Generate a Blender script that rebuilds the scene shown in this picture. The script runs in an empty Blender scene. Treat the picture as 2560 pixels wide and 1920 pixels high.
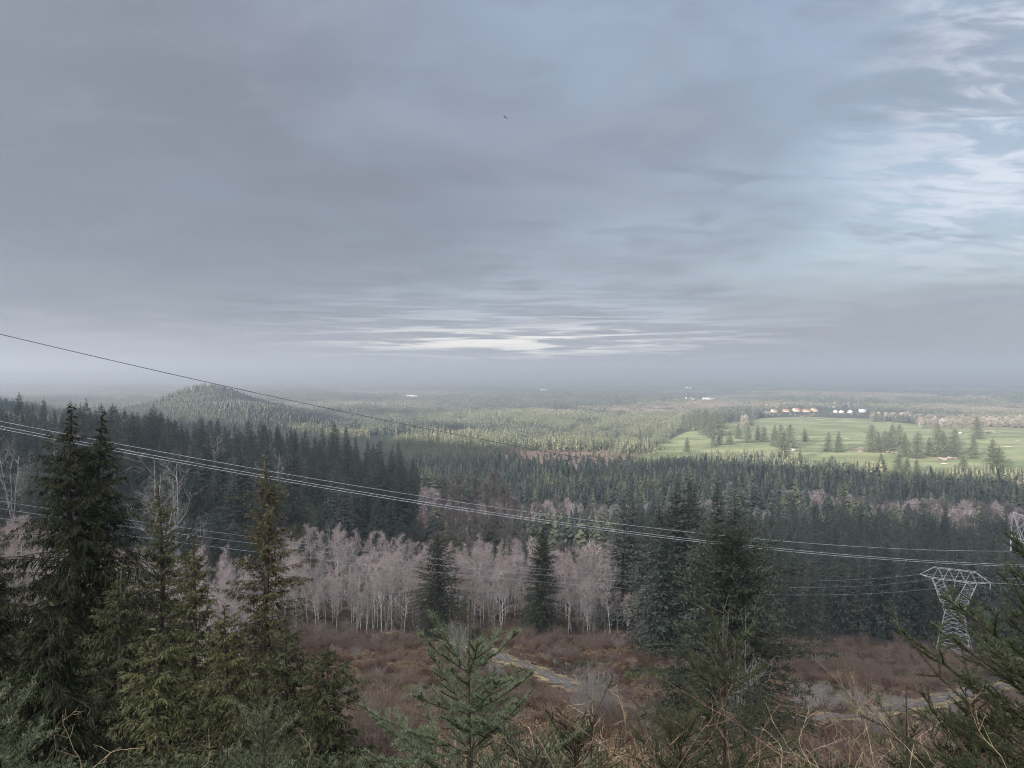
import bpy, math, random
import numpy as np
from math import radians, sin, cos, tan, pi

SC = bpy.context.scene
COL = SC.collection

# ------------------------------------------------------------------ camera
F_PX = 1934.0            # focal length in pixels of a 2560 px wide picture
CX, EYE = 1280.0, 940.0  # image column of the view axis, image row of eye level
cam_d = bpy.data.cameras.new('camera'); cam = bpy.data.objects.new('camera', cam_d); COL.objects.link(cam)
cam.location = (0, 0, 0)
cam.rotation_euler = (radians(90) - math.atan(20.0 / F_PX), 0, 0)
cam_d.sensor_width = 36; cam_d.lens = 36 * F_PX / 2560
cam_d.clip_start = 0.05; cam_d.clip_end = 60000
SC.camera = cam

# ------------------------------------------------------------------ exposure / render
SC.view_settings.view_transform = 'Standard'; SC.view_settings.look = 'None'
SC.view_settings.gamma = 1.0; SC.view_settings.use_curve_mapping = False
EXPOSURE = 2.9
SC.view_settings.exposure = EXPOSURE
SC.render.engine = 'CYCLES'
cy = SC.cycles
cy.max_bounces = 4; cy.diffuse_bounces = 2; cy.glossy_bounces = 1; cy.transmission_bounces = 2
cy.volume_bounces = 0; cy.transparent_max_bounces = 4
cy.use_denoising = True
cy.use_light_tree = False
cy.denoiser = 'OPENIMAGEDENOISE'; cy.denoising_input_passes = 'RGB_ALBEDO_NORMAL'; cy.denoising_prefilter = 'NONE'
cy.filter_width = 1.05
cy.use_adaptive_sampling = False
cy.sample_clamp_indirect = 4

# ------------------------------------------------------------------ sun
SUN_U = (-0.6, -0.8)               # horizontal direction towards the sun: behind the viewer's left shoulder
SUN_EL = radians(10.0)
sd = bpy.data.lights.new('sun', 'SUN'); sd.energy = 5.0; sd.angle = radians(0.8); sd.color = (1.0, 0.89, 0.74)
sun = bpy.data.objects.new('sun', sd); COL.objects.link(sun)
from mathutils import Vector
sv = Vector((SUN_U[0] * cos(SUN_EL), SUN_U[1] * cos(SUN_EL), sin(SUN_EL)))
sun.rotation_euler = sv.to_track_quat('Z', 'Y').to_euler()

# ------------------------------------------------------------------ node helpers
class NT:
    def __init__(s, tree): s.t = tree; s.n = tree.nodes; s.l = tree.links
    def node(s, typ, **kw):
        n = s.n.new(typ)
        for k, v in kw.items(): setattr(n, k, v)
        return n
    def put(s, sock, v):
        if isinstance(v, bpy.types.NodeSocket): s.l.new(v, sock)
        elif v is not None: sock.default_value = v
    def m(s, op, a, b=None, c=None, clamp=False):
        n = s.node('ShaderNodeMath', operation=op); n.use_clamp = clamp
        s.put(n.inputs[0], a); s.put(n.inputs[1], b); s.put(n.inputs[2], c)
        return n.outputs[0]
    def add(s, a, b): return s.m('ADD', a, b)
    def sub(s, a, b): return s.m('SUBTRACT', a, b)
    def mul(s, a, b): return s.m('MULTIPLY', a, b)
    def step(s, lo, hi, v):
        n = s.node('ShaderNodeMapRange', interpolation_type='SMOOTHSTEP')
        s.put(n.inputs['Value'], v); n.inputs['From Min'].default_value = lo; n.inputs['From Max'].default_value = hi
        return n.outputs[0]
    def gauss(s, v, c, w):
        d = s.m('DIVIDE', s.sub(v, c), w)
        return s.m('POWER', math.e, s.mul(s.mul(d, d), -0.5))
    def noise(s, vec, scale, detail=4, rough=0.5, dist=0.0):
        n = s.node('ShaderNodeTexNoise'); s.put(n.inputs['Vector'], vec)
        n.inputs['Scale'].default_value = scale; n.inputs['Detail'].default_value = detail
        n.inputs['Roughness'].default_value = rough; n.inputs['Distortion'].default_value = dist
        return n.outputs['Fac']
    def mix(s, f, a, b):
        n = s.node('ShaderNodeMix', data_type='RGBA')
        s.put(n.inputs[0], f)
        for sk, v in ((n.inputs[6], a), (n.inputs[7], b)):
            if isinstance(v, bpy.types.NodeSocket): s.l.new(v, sk)
            else: sk.default_value = (*v, 1)
        return n.outputs[2]
    def xyz(s, x, y, z):
        n = s.node('ShaderNodeCombineXYZ'); s.put(n.inputs[0], x); s.put(n.inputs[1], y); s.put(n.inputs[2], z)
        return n.outputs[0]

# ------------------------------------------------------------------ sky
W = bpy.data.worlds.new('World'); SC.world = W; W.use_nodes = True
w = NT(W.node_tree); w.n.clear()
tc = w.node('ShaderNodeTexCoord')
sp = w.node('ShaderNodeSeparateXYZ'); w.l.new(tc.outputs['Generated'], sp.inputs[0])
dx, dy, dz = sp.outputs
zc = w.m('MAXIMUM', dz, 0.0)
az = w.m('ARCTAN2', dx, dy)
k = w.m('DIVIDE', 1.0, w.add(zc, 0.13))
pu, pv = w.mul(dx, k), w.mul(dy, k)
plane = w.xyz(pu, pv, 0.0)
plane_s = w.xyz(w.mul(pu, 0.45), pv, 3.7)                     # drawn out sideways
sky = w.node('ShaderNodeTexSky', sky_type='NISHITA'); sky.sun_disc = False
sky.sun_elevation = SUN_EL; sky.sun_rotation = math.atan2(SUN_U[0], SUN_U[1]); sky.altitude = 200; sky.air_density = 1.0; sky.dust_density = 2.0
skm = w.node('ShaderNodeMix', data_type='RGBA', blend_type='MULTIPLY'); skm.inputs[0].default_value = 1
w.l.new(sky.outputs[0], skm.inputs[6]); skm.inputs[7].default_value = (0.055,) * 3 + (1,)
G = 2.0 ** -EXPOSURE
def cc(r, g, b): return (r * G, g * G, b * G)
n_big = w.noise(plane, 0.9, 5, 0.5, 0.3)
n_mid = w.noise(plane_s, 2.2, 6, 0.55, 0.4)
n_rip = w.noise(w.xyz(w.mul(pu, 1.0), w.mul(pv, 2.1), w.mul(pu, 0.35)), 3.6, 7, 0.6, 0.5)
n_hor = w.noise(w.xyz(w.mul(az, 3.0), 0.0, w.mul(dz, 26.0)), 2.6, 7, 0.58, 0.35)
n_wisp = w.noise(w.xyz(w.mul(az, 5.0), 2.0, w.mul(dz, 95.0)), 1.5, 7, 0.6, 0.5)
blue = w.mix(0.25, cc(0.300, 0.342, 0.440), skm.outputs[2])
grey = cc(0.232, 0.260, 0.328)
lean = w.mul(az, 0.30)
f1 = w.step(0.25, 0.75, w.add(w.add(n_big, lean), w.mul(w.sub(n_mid, 0.5), 0.22)))
c = w.mix(f1, grey, blue)
c = w.mix(w.mul(w.step(0.42, 0.75, n_mid), 0.4), c, cc(0.365, 0.395, 0.470))         # paler veils
n_lump = w.noise(w.xyz(w.mul(pu, 0.8), w.mul(pv, 1.0), 9.1), 3.1, 9, 0.62, 0.4)
c = w.mix(w.mul(w.step(0.50, 0.70, n_lump), 0.42), c, cc(0.42, 0.46, 0.54))                # mottling of the deck
c = w.mix(w.mul(w.sub(1.0, w.step(0.30, 0.50, n_lump)), 0.40), c, cc(0.215, 0.232, 0.285))
mass = w.mul(w.gauss(az, -0.34, 0.38), w.gauss(w.add(dz, w.mul(w.sub(n_big, 0.5), 0.30)), 0.18, 0.15))          # heavy grey mass of cloud
c = w.mix(w.mul(mass, 0.82), c, cc(0.200, 0.224, 0.280))
mass_r = w.mul(w.gauss(az, 0.42, 0.20), w.gauss(w.add(dz, w.mul(w.sub(n_hor, 0.5), 0.10)), 0.045, 0.045))
# breaks in the deck: rippled bright cloud off to the right
r_mask = w.mul(w.step(0.32, 0.64, w.add(az, w.mul(w.sub(n_big, 0.5), 0.3))), w.mul(w.step(0.07, 0.18, dz), w.sub(1.0, w.step(0.40, 0.62, dz))))
rip = w.step(0.42, 0.62, w.add(n_rip, w.mul(w.sub(n_big, 0.5), 0.25)))
c = w.mix(w.mul(r_mask, 0.30), c, cc(0.40, 0.47, 0.58))
c = w.mix(w.mul(w.mul(rip, r_mask), 1.0), c, cc(0.78, 0.83, 0.93))
# thinner pale blue strip above the horizon, between the two layers of cloud
s_mask = w.mul(w.gauss(dz, 0.095, 0.040), w.gauss(az, 0.16, 0.24))
c = w.mix(w.mul(s_mask, w.mul(w.step(0.40, 0.62, n_hor), 0.75)), c, cc(0.44, 0.50, 0.62))
# far bank on the horizon
bank = w.sub(1.0, w.step(0.020, 0.085, w.add(dz, w.mul(w.sub(n_hor, 0.5), -0.09))))
c = w.mix(w.mul(bank, 0.85), c, w.mix(w.step(0.35, 0.65, n_hor), cc(0.285, 0.296, 0.348), cc(0.40, 0.405, 0.452)))
c = w.mix(w.mul(mass_r, 0.7), c, cc(0.255, 0.262, 0.310))
wide = w.mul(w.gauss(dz, 0.058, 0.030), w.gauss(az, 0.03, 0.20))
c = w.mix(w.mul(wide, w.step(0.46, 0.62, n_wisp)), c, cc(0.60, 0.65, 0.74))
# the sunlit gap low over the plain
gap = w.mul(w.gauss(dz, 0.0420, 0.0115), w.gauss(az, 0.01, 0.13))
c = w.mix(w.mul(w.m('MINIMUM', w.mul(gap, 1.5), 1.0), w.step(0.42, 0.60, n_wisp)), c, cc(1.5, 1.4, 1.25))
bg = w.node('ShaderNodeBackground'); # unseen sky overhead and towards the sun, boosted to light the shaded foreground
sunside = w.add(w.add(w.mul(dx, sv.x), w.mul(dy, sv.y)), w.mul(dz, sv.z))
fill_glow = w.step(-0.05, 1.0, sunside)
w.l.new(w.mul(w.add(1.0, w.mul(w.step(0.45, 1.0, dz), 1.9)), w.add(1.0, w.add(w.mul(fill_glow, 1.3), w.mul(w.m('POWER', fill_glow, 3.0), 13.0)))), bg.inputs[1])
thick = w.m('MAXIMUM', w.step(0.45, 0.9, dz), w.step(-0.1, 0.8, sunside))                 # unseen sky tinted neutral grey so its fill light turns less blue
c = w.mix(w.mul(thick, 0.8), c, cc(0.34, 0.335, 0.335))
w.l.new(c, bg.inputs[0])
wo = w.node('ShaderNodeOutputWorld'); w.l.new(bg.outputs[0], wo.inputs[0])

# ------------------------------------------------------------------ general helpers
rng = np.random.default_rng(11)
def prop(o, label=None, cat=None, group=None, kind=None):
    if label: o['label'] = label
    if cat: o['category'] = cat
    if group: o['group'] = group
    if kind: o['kind'] = kind
    return o
def link(name, me, parent=None, loc=None, col=COL):
    o = bpy.data.objects.new(name, me)
    if col is not None: col.objects.link(o)
    if parent is not None: o.parent = parent
    if loc is not None: o.location = loc
    return o
def empty(name, loc, rz=0.0, sc=1.0):
    o = bpy.data.objects.new(name, None); COL.objects.link(o)
    o.location = loc; o.rotation_euler = (0, 0, rz); o.scale = (sc,) * 3 if not isinstance(sc, tuple) else sc
    o.empty_display_size = 0.3
    return o
def mesh(name, V, Fc, mat=None, tint=None, cover=None, smooth=False):
    V = np.asarray(V, np.float32).reshape(-1, 3); Fc = np.asarray(Fc, np.int32)
    k = Fc.shape[1]
    me = bpy.data.meshes.new(name)
    me.vertices.add(len(V)); me.vertices.foreach_set('co', V.ravel())
    me.loops.add(Fc.size); me.loops.foreach_set('vertex_index', Fc.ravel())
    me.polygons.add(len(Fc)); me.polygons.foreach_set('loop_start', np.arange(0, Fc.size, k, dtype=np.int32))
    if smooth: me.polygons.foreach_set('use_smooth', np.ones(len(Fc), bool))
    me.update(calc_edges=True)
    if tint is not None:
        a = me.attributes.new('tint', 'FLOAT', 'POINT'); a.data.foreach_set('value', np.asarray(tint, np.float32))
    if cover is not None:
        a = me.attributes.new('cover', 'FLOAT_COLOR', 'POINT')
        a.data.foreach_set('color', np.c_[np.asarray(cover, np.float32), np.ones(len(V), np.float32)].ravel())
    if mat: me.materials.append(mat)
    return me
def catm(parts):
    """join (V, F[, tint]) triples"""
    Vs, Fs, Ts, n = [], [], [], 0
    for p in parts:
        Vs.append(p[0]); Fs.append(np.asarray(p[1]) + n); n += len(p[0])
        Ts.append(p[2] if len(p) > 2 else np.full(len(p[0]), 0.5))
    return np.concatenate(Vs), np.concatenate(Fs), np.concatenate(Ts)
def nrm(a): return a / np.maximum(np.linalg.norm(a, axis=-1, keepdims=True), 1e-9)
def tube(P, R, n=5, jag=0.0):
    """tapered triangle tube along points P with radii R"""
    P = np.asarray(P, float); R = np.asarray(R, float)
    T = nrm(np.gradient(P, axis=0))
    ref = np.array([0.31, 0.77, 0.12]); A = nrm(np.cross(T, ref)); B = np.cross(T, A)
    a = np.arange(n) * 2 * pi / n
    V = P[:, None] + R[:, None, None] * (np.cos(a)[None, :, None] * A[:, None] + np.sin(a)[None, :, None] * B[:, None])
    if jag: V = V + rng.normal(0, 1, V.shape) * (jag * R)[:, None, None]
    m = len(P); idx = np.arange(m * n).reshape(m, n); nx = np.roll(idx, -1, 1)
    q = np.stack([idx[:-1], nx[:-1], nx[1:], idx[1:]], -1).reshape(-1, 4)
    Fc = np.concatenate([q[:, [0, 1, 2]], q[:, [0, 2, 3]]])
    return V.reshape(-1, 3), Fc
def sticks(P0, P1, r0, r1, n=3):
    """many straight tapered sticks at once"""
    P0 = np.asarray(P0, float); P1 = np.asarray(P1, float); N = len(P0)
    T = nrm(P1 - P0); ref = np.where(np.abs(T[:, 2:3]) < 0.9, np.array([[0, 0, 1.0]]), np.array([[1.0, 0, 0]]))
    A = nrm(np.cross(T, ref)); B = np.cross(T, A)
    a = np.arange(n) * 2 * pi / n
    ring = np.cos(a)[None, :, None] * A[:, None] + np.sin(a)[None, :, None] * B[:, None]
    r0 = np.broadcast_to(np.asarray(r0, float), (N,)); r1 = np.broadcast_to(np.asarray(r1, float), (N,))
    V = np.concatenate([P0[:, None] + r0[:, None, None] * ring, P1[:, None] + r1[:, None, None] * ring], 1)
    base = (np.arange(N) * 2 * n)[:, None]
    i = np.arange(n); j = (i + 1) % n
    f = np.concatenate([np.stack([i, j, j + n], -1), np.stack([i, j + n, i + n], -1)])
    return V.reshape(-1, 3), (base[:, :, None] + f[None]).reshape(-1, 3)
def blades(P, D, Lg, Wd, Nn, tint=None, tip=0.45):
    """diamond shaped sprays: root P, direction D, length, width, side vector"""
    m = P + D * (Lg * tip)[:, None]
    V = np.stack([P, m + Nn * (Wd / 2)[:, None], P + D * Lg[:, None], m - Nn * (Wd / 2)[:, None]], 1)
    b = np.arange(len(P))[:, None] * 4
    Fc = np.concatenate([b + np.array([[0, 1, 2]]), b + np.array([[0, 2, 3]])])
    t = np.repeat(rng.random(len(P)) if tint is None else tint, 4)
    return V.reshape(-1, 3), Fc, t
def slivers(P, D, Lg, Wd, Nn, tint=None):
    """single triangle needles / twigs"""
    V = np.stack([P - Nn * (Wd / 2)[:, None], P + Nn * (Wd / 2)[:, None], P + D * Lg[:, None]], 1)
    Fc = np.arange(len(P) * 3).reshape(-1, 3)
    t = np.repeat(rng.random(len(P)) if tint is None else tint, 3)
    return V.reshape(-1, 3), Fc, t
def side_of(D, up=None):
    r = rng.normal(0, 1, D.shape)
    return nrm(np.cross(D, r if up is None else up + r * 0.9))

# ------------------------------------------------------------------ materials
def mat_new(name):
    m = bpy.data.materials.new(name); m.use_nodes = True
    t = NT(m.node_tree); t.n.clear()
    out = t.node('ShaderNodeOutputMaterial')
    b = t.node('ShaderNodeBsdfPrincipled'); t.l.new(b.outputs[0], out.inputs[0])
    b.inputs['Roughness'].default_value = 0.85; b.inputs['Specular IOR Level'].default_value = 0.15
    return m, t, b
def mat_foliage(name, a, b_, c_=None, rough=0.7, spec=0.2, trans=0.0):
    """leaf colour: each spray its own tone, each plant its own tone"""
    m, t, b = mat_new(name)
    at = t.node('ShaderNodeAttribute', attribute_name='tint')
    oi = t.node('ShaderNodeObjectInfo')
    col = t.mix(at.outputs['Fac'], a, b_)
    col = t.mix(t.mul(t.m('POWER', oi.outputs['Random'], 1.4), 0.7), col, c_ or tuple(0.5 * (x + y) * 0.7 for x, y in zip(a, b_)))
    t.l.new(col, b.inputs['Base Color']); b.inputs['Roughness'].default_value = rough; b.inputs['Specular IOR Level'].default_value = spec
    if trans:
        tr = t.node('ShaderNodeBsdfTranslucent'); t.l.new(col, tr.inputs[0])
        mx = t.node('ShaderNodeMixShader'); mx.inputs[0].default_value = trans
        t.l.new(b.outputs[0], mx.inputs[1]); t.l.new(tr.outputs[0], mx.inputs[2])
        t.l.new(mx.outputs[0], t.n['Material Output'].inputs[0])
    return m
def mat_noise(name, a, b_, scale, c_=None, rough=0.9, spec=0.1, coord='Object', lo=0.35, hi=0.65, stretch=None, metal=0.0):
    m, t, b = mat_new(name)
    tc = t.node('ShaderNodeTexCoord'); v = tc.outputs[coord]
    if stretch:
        mp = t.node('ShaderNodeMapping'); mp.inputs['Scale'].default_value = stretch; t.l.new(v, mp.inputs[0]); v = mp.outputs[0]
    n = t.noise(v, scale, 6, 0.6)
    col = t.mix(t.step(lo, hi, n), a, b_)
    if c_:
        n2 = t.noise(v, scale * 3.3, 4, 0.6); col = t.mix(t.step(0.52, 0.66, n2), col, c_)
    t.l.new(col, b.inputs['Base Color']); b.inputs['Roughness'].default_value = rough
    b.inputs['Specular IOR Level'].default_value = spec; b.inputs['Metallic'].default_value = metal
    return m
M = {}
M['bark_dark'] = mat_noise('bark_dark', (0.030, 0.024, 0.020), (0.075, 0.062, 0.052), 3.0, stretch=(1, 1, 0.25))
M['bark_cedar'] = mat_noise('bark_cedar', (0.050, 0.034, 0.026), (0.12, 0.092, 0.075), 4.0, stretch=(1, 1, 0.2))
M['bark_alder'] = mat_noise('bark_alder', (0.16, 0.15, 0.14), (0.50, 0.485, 0.45), 1.3, (0.30, 0.31, 0.21), lo=0.30, hi=0.6)
M['bark_grey'] = mat_noise('bark_grey', (0.10, 0.092, 0.085), (0.29, 0.275, 0.25), 1.3, (0.17, 0.17, 0.12), lo=0.30, hi=0.6)
M['bark_brown'] = mat_noise('bark_brown', (0.050, 0.040, 0.036), (0.13, 0.11, 0.10), 1.5)
M['bark_red'] = mat_noise('bark_red', (0.035, 0.023, 0.019), (0.075, 0.050, 0.040), 6.0)
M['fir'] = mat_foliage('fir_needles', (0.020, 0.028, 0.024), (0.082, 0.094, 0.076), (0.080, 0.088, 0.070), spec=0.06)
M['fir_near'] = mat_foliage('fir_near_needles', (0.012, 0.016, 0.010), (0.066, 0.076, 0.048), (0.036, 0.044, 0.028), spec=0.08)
M['fir_pale'] = mat_foliage('fir_pale_needles', (0.030, 0.038, 0.026), (0.118, 0.130, 0.084), (0.056, 0.066, 0.046))
M['hemlock'] = mat_foliage('hemlock_needles', (0.009, 0.012, 0.006), (0.052, 0.056, 0.028), (0.026, 0.030, 0.015), spec=0.06)
M['cedar'] = mat_foliage('cedar_sprays', (0.043, 0.046, 0.017), (0.116, 0.116, 0.048), (0.066, 0.067, 0.028))
M['cedar_brown'] = mat_foliage('cedar_brown_sprays', (0.034, 0.032, 0.013), (0.121, 0.106, 0.049), (0.064, 0.057, 0.025))
M['cedar_dark'] = mat_foliage('cedar_dark_sprays', (0.025, 0.029, 0.012), (0.072, 0.078, 0.032), (0.042, 0.046, 0.020))
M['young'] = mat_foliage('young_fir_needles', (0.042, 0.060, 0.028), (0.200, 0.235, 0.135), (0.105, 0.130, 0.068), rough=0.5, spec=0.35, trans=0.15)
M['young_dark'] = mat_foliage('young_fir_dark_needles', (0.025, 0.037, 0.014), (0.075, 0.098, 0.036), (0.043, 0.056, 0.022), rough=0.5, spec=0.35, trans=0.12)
M['twig_pink'] = mat_foliage('alder_twigs', (0.240, 0.184, 0.174), (0.430, 0.348, 0.328), (0.31, 0.264, 0.247))
M['twig_brown'] = mat_foliage('brown_twigs', (0.085, 0.072, 0.062), (0.170, 0.148, 0.128), (0.120, 0.105, 0.092))
M['twig_pale'] = mat_foliage('pale_twigs', (0.150, 0.138, 0.125), (0.290, 0.268, 0.245), (0.21, 0.192, 0.175))
M['brush_red'] = mat_foliage('brush_stems', (0.053, 0.024, 0.015), (0.151, 0.079, 0.052), (0.092, 0.054, 0.038))
M['brush_mauve'] = mat_foliage('brush_mauve_stems', (0.080, 0.055, 0.044), (0.228, 0.164, 0.130), (0.126, 0.093, 0.074))
M['brush_green'] = mat_foliage('brush_leaves', (0.016, 0.022, 0.010), (0.055, 0.062, 0.026), (0.032, 0.034, 0.016))
M['bramble'] = mat_foliage('bramble_leaves', (0.027, 0.014, 0.010), (0.120, 0.060, 0.038), (0.064, 0.039, 0.024))
M['bracken'] = mat_foliage('dead_bracken', (0.070, 0.044, 0.028), (0.270, 0.190, 0.115), (0.145, 0.098, 0.060))
M['moss'] = mat_foliage('mossy_growth', (0.056, 0.059, 0.020), (0.203, 0.196, 0.077), (0.119, 0.112, 0.048))
M['straw'] = mat_foliage('straw', (0.196, 0.144, 0.075), (0.414, 0.328, 0.190), (0.276, 0.213, 0.127))
M['cane'] = mat_noise('cane_bark', (0.11, 0.066, 0.045), (0.26, 0.175, 0.12), 30.0)
M['cane_pale'] = mat_noise('cane_pale_bark', (0.22, 0.165, 0.10), (0.38, 0.30, 0.19), 30.0)
M['steel'] = mat_noise('galvanised_steel', (0.20, 0.205, 0.21), (0.36, 0.365, 0.37), 0.8, rough=0.55, spec=0.4)
M['wire'] = mat_noise('aluminium_strand', (0.30, 0.31, 0.32), (0.42, 0.43, 0.44), 0.5, rough=0.5, spec=0.4)
M['wire_dark'] = mat_noise('weathered_strand', (0.09, 0.092, 0.096), (0.15, 0.15, 0.155), 0.5, rough=0.6, spec=0.3)
M['porcelain'] = mat_noise('insulator_glass', (0.34, 0.36, 0.38), (0.5, 0.52, 0.54), 2.0, rough=0.3, spec=0.5)

# ------------------------------------------------------------------ terrain height
PLAIN = -130.0
_py = np.array([0, 3, 6, 12, 20, 45, 100, 150, 200, 250, 350, 500, 700, 900, 1e6], float)
_pz = np.array([-1.7, -2.6, -3.9, -6.9, -11, -26, -48, -62, -74, -83, -98, -115, -127, -130, -130], float)
def sstep(a, b, x):
    t = np.clip((x - a) / (b - a), 0, 1); return t * t * (3 - 2 * t)
def gh(X, Y):
    X = np.asarray(X, float); Y = np.asarray(Y, float)
    z = np.where(Y >= 0, np.interp(Y, _py, _pz), -1.7 - 0.22 * Y)
    lx = np.maximum(-X - 30, 0)
    fade = sstep(270, 430, Y) * (1 - sstep(620, 900, Y))
    z = z + sstep(60, 180, Y) * (1 - sstep(270, 430, Y)) * 0.20 * np.minimum(np.maximum(-X - 95, 0), 400)
    z = z + fade * (48 * (1 - np.exp(-lx / 80)) + 0.10 * np.minimum(np.maximum(-X - 200, 0), 500))
    z = z + fade * 14 * np.exp(-((X + 150) / 90) ** 2 - ((Y - 480) / 110) ** 2)
    z = z - sstep(20, 120, Y) * (1 - sstep(380, 640, Y)) * 0.10 * np.maximum(X, 0)
    z = z + 6 * np.exp(-((X - 47) / 26) ** 2 - ((Y - 205) / 30) ** 2)
    s = SUN_U[0] * X + SUN_U[1] * Y
    mt = PLAIN + 284 * sstep(-100, 520, s) * (1 - sstep(700, 1700, s))  # unseen ridge towards the sun, shaped so its shadow covers the foreground
    z = np.where(s > -100, np.maximum(z, mt), z)
    z = np.maximum(z, PLAIN)
    # uneven ground on the clearing
    un = sstep(25, 70, Y) * (1 - sstep(700, 900, Y))
    z = z + un * (0.7 * np.sin(X * 0.21 + 1.3 * np.sin(Y * 0.11)) * np.sin(Y * 0.17 + 0.9) + 0.35 * np.sin(X * 0.55 + Y * 0.37) * np.sin(Y * 0.61 - X * 0.23))
    # the wooded knoll: peak behind, a lower shoulder in front of it
    z = z + 38 * np.exp(-((X + 825) / 85) ** 2 - ((Y - 2080) / 200) ** 2) + 60 * np.exp(-((X + 850) / 290) ** 2 - ((Y - 2120) / 320) ** 2) + 9 * np.exp(-((X + 760) / 40) ** 2 - ((Y - 2080) / 200) ** 2)
    z = z + 50 * np.exp(-((X + 620) / 150) ** 2 - ((Y - 1780) / 200) ** 2)
    z = z + 80 * np.exp(-((X + 960) / 170) ** 2 - ((Y - 1390) / 230) ** 2)
    # low swells far out and a ridge on the horizon
    far = sstep(2600, 6000, Y)
    z = z + far * (9 * np.sin(X / 610 + 1.1) * np.sin(Y / 930) + 7 * np.sin(X / 270 + Y / 800))
    z = z + sstep(9000, 15000, Y) * (26 + 0.0042 * X + 14 * np.sin(X / 1900 + 0.6) + 8 * np.sin(X / 700))
    return z
def hit(px, py, y0=12.0, y1=3000.0):
    """where a line of sight meets the ground"""
    Ys = np.geomspace(y0, y1, 4000)
    zr = -(py - EYE) / F_PX * Ys; zg = gh((px - CX) / F_PX * Ys, Ys)
    i = np.argmax(zr <= zg); Yv = Ys[i]
    return np.array([(px - CX) / F_PX * Yv, Yv, zg[i]])
def plain(px, py):
    Yv = -PLAIN * F_PX / (py - EYE); return (px - CX) / F_PX * Yv, Yv

# golf course outline in plan, from points round its edge
GOLF = np.array([plain(*p) for p in ((1560, 1166), (1600, 1142), (1650, 1112), (1710, 1083), (1790, 1058), (1900, 1045), (2020, 1043), (2180, 1048), (2290, 1062), (2420, 1062), (2700, 1078),
                                       (2820, 1150), (2700, 1205), (2480, 1200), (2200, 1195), (2040, 1182), (1960, 1160), (1840, 1150), (1740, 1158), (1640, 1172))])
def inside(poly, X, Y):
    X = np.asarray(X); Y = np.asarray(Y); r = np.zeros(X.shape, bool); n = len(poly)
    for i in range(n):
        x1, y1 = poly[i]; x2, y2 = poly[(i + 1) % n]
        cnd = ((y1 > Y) != (y2 > Y)) & (X < (x2 - x1) * (Y - y1) / (y2 - y1 + 1e-12) + x1)
        r ^= cnd
    return r
def vnoise(X, Y, s, seed=0):
    a = seed * 1.7
    return 0.5 + 0.25 * (np.sin(X / s + 1.7 * np.sin(Y / s * 0.7 + a) + a) + np.sin(Y / s * 1.13 - 1.3 * np.sin(X / s * 0.6 + 2 * a) + 2.1 * a))

# ------------------------------------------------------------------ terrain sheet
ang = np.concatenate([np.linspace(-45, 45, 361), np.linspace(45, 315, 136)[1:-1]])
ang = np.radians(ang)
rad = np.concatenate([[0.0], np.geomspace(0.8, 28000, 250)])
A_, R_ = np.meshgrid(ang, rad); TX = np.sin(A_) * R_; TY = np.cos(A_) * R_; TZ = gh(TX, TY)
nr, na = TX.shape
idx = np.arange(nr * na).reshape(nr, na); nx = np.roll(idx, -1, 1)
q = np.stack([idx[:-1], idx[1:], nx[1:], nx[:-1]], -1).reshape(-1, 4)
cov = np.zeros((nr, na, 3)); 
forest = np.array([0.040, 0.046, 0.030]); brushc = np.array([0.060, 0.038, 0.030]); clear = np.array([0.200, 0.135, 0.105]); farc = np.array([0.036, 0.042, 0.028])
t = sstep(222, 250, TY)[..., None]; cov = brushc * (1 - t) + np.array([0.036, 0.027, 0.022]) * t
t = sstep(300, 420, TY)[..., None]; cov = cov * (1 - t) + forest * t
tf = sstep(900, 2500, TY)[..., None]; cov = cov * (1 - tf) + farc * tf  # woodland floor darkened, painting in the shade between trees
cxy = plain(1400, 1148)
cm = np.exp(-((TX - cxy[0]) / 130) ** 2 - ((TY - cxy[1]) / 170) ** 2)[..., None]; cm = np.clip(cm * 1.6, 0, 1); cov = cov * (1 - cm) + clear * cm
fm = (sstep(0.74, 0.88, vnoise(TX, TY * 0.6, 330, 3)) * sstep(2600, 3400, TY))[..., None]
cov = cov * (1 - fm) + np.array([0.12, 0.12, 0.085]) * fm
m, tt, b = mat_new('ground_cover')
at = tt.node('ShaderNodeAttribute', attribute_name='cover')
ge = tt.node('ShaderNodeNewGeometry')
n1 = tt.noise(ge.outputs['Position'], 0.09, 8, 0.65); n2 = tt.noise(ge.outputs['Position'], 0.9, 6, 0.7); n3 = tt.noise(ge.outputs['Position'], 0.012, 6, 0.6)
hsv = tt.node('ShaderNodeHueSaturation'); tt.l.new(at.outputs['Color'], hsv.inputs['Color'])
tt.l.new(tt.add(0.25, tt.add(tt.mul(n1, 0.6), tt.add(tt.mul(n2, 0.5), tt.mul(n3, 0.5)))), hsv.inputs['Value'])
tanp = tt.mix(tt.mul(tt.step(0.56, 0.68, tt.noise(ge.outputs['Position'], 0.055, 7, 0.62)), 0.6), hsv.outputs[0], (0.20, 0.155, 0.085))
spz = tt.node('ShaderNodeSeparateXYZ'); tt.l.new(ge.outputs['Position'], spz.inputs[0])
near = tt.sub(1.0, tt.step(190, 235, spz.outputs[1]))
tt.l.new(tt.mix(near, hsv.outputs[0], tanp), b.inputs['Base Color'])
bp = tt.node('ShaderNodeBump'); bp.inputs['Strength'].default_value = 0.6; bp.inputs['Distance'].default_value = 0.4
tt.l.new(n2, bp.inputs['Height']); tt.l.new(bp.outputs[0], b.inputs['Normal'])
terrain = link('terrain', mesh('terrain', np.stack([TX, TY, TZ], -1), q, m, cover=cov.reshape(-1, 3), smooth=True))
prop(terrain, 'brushy hillside falling away to a wide wooded plain', 'ground', kind='structure')

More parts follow.
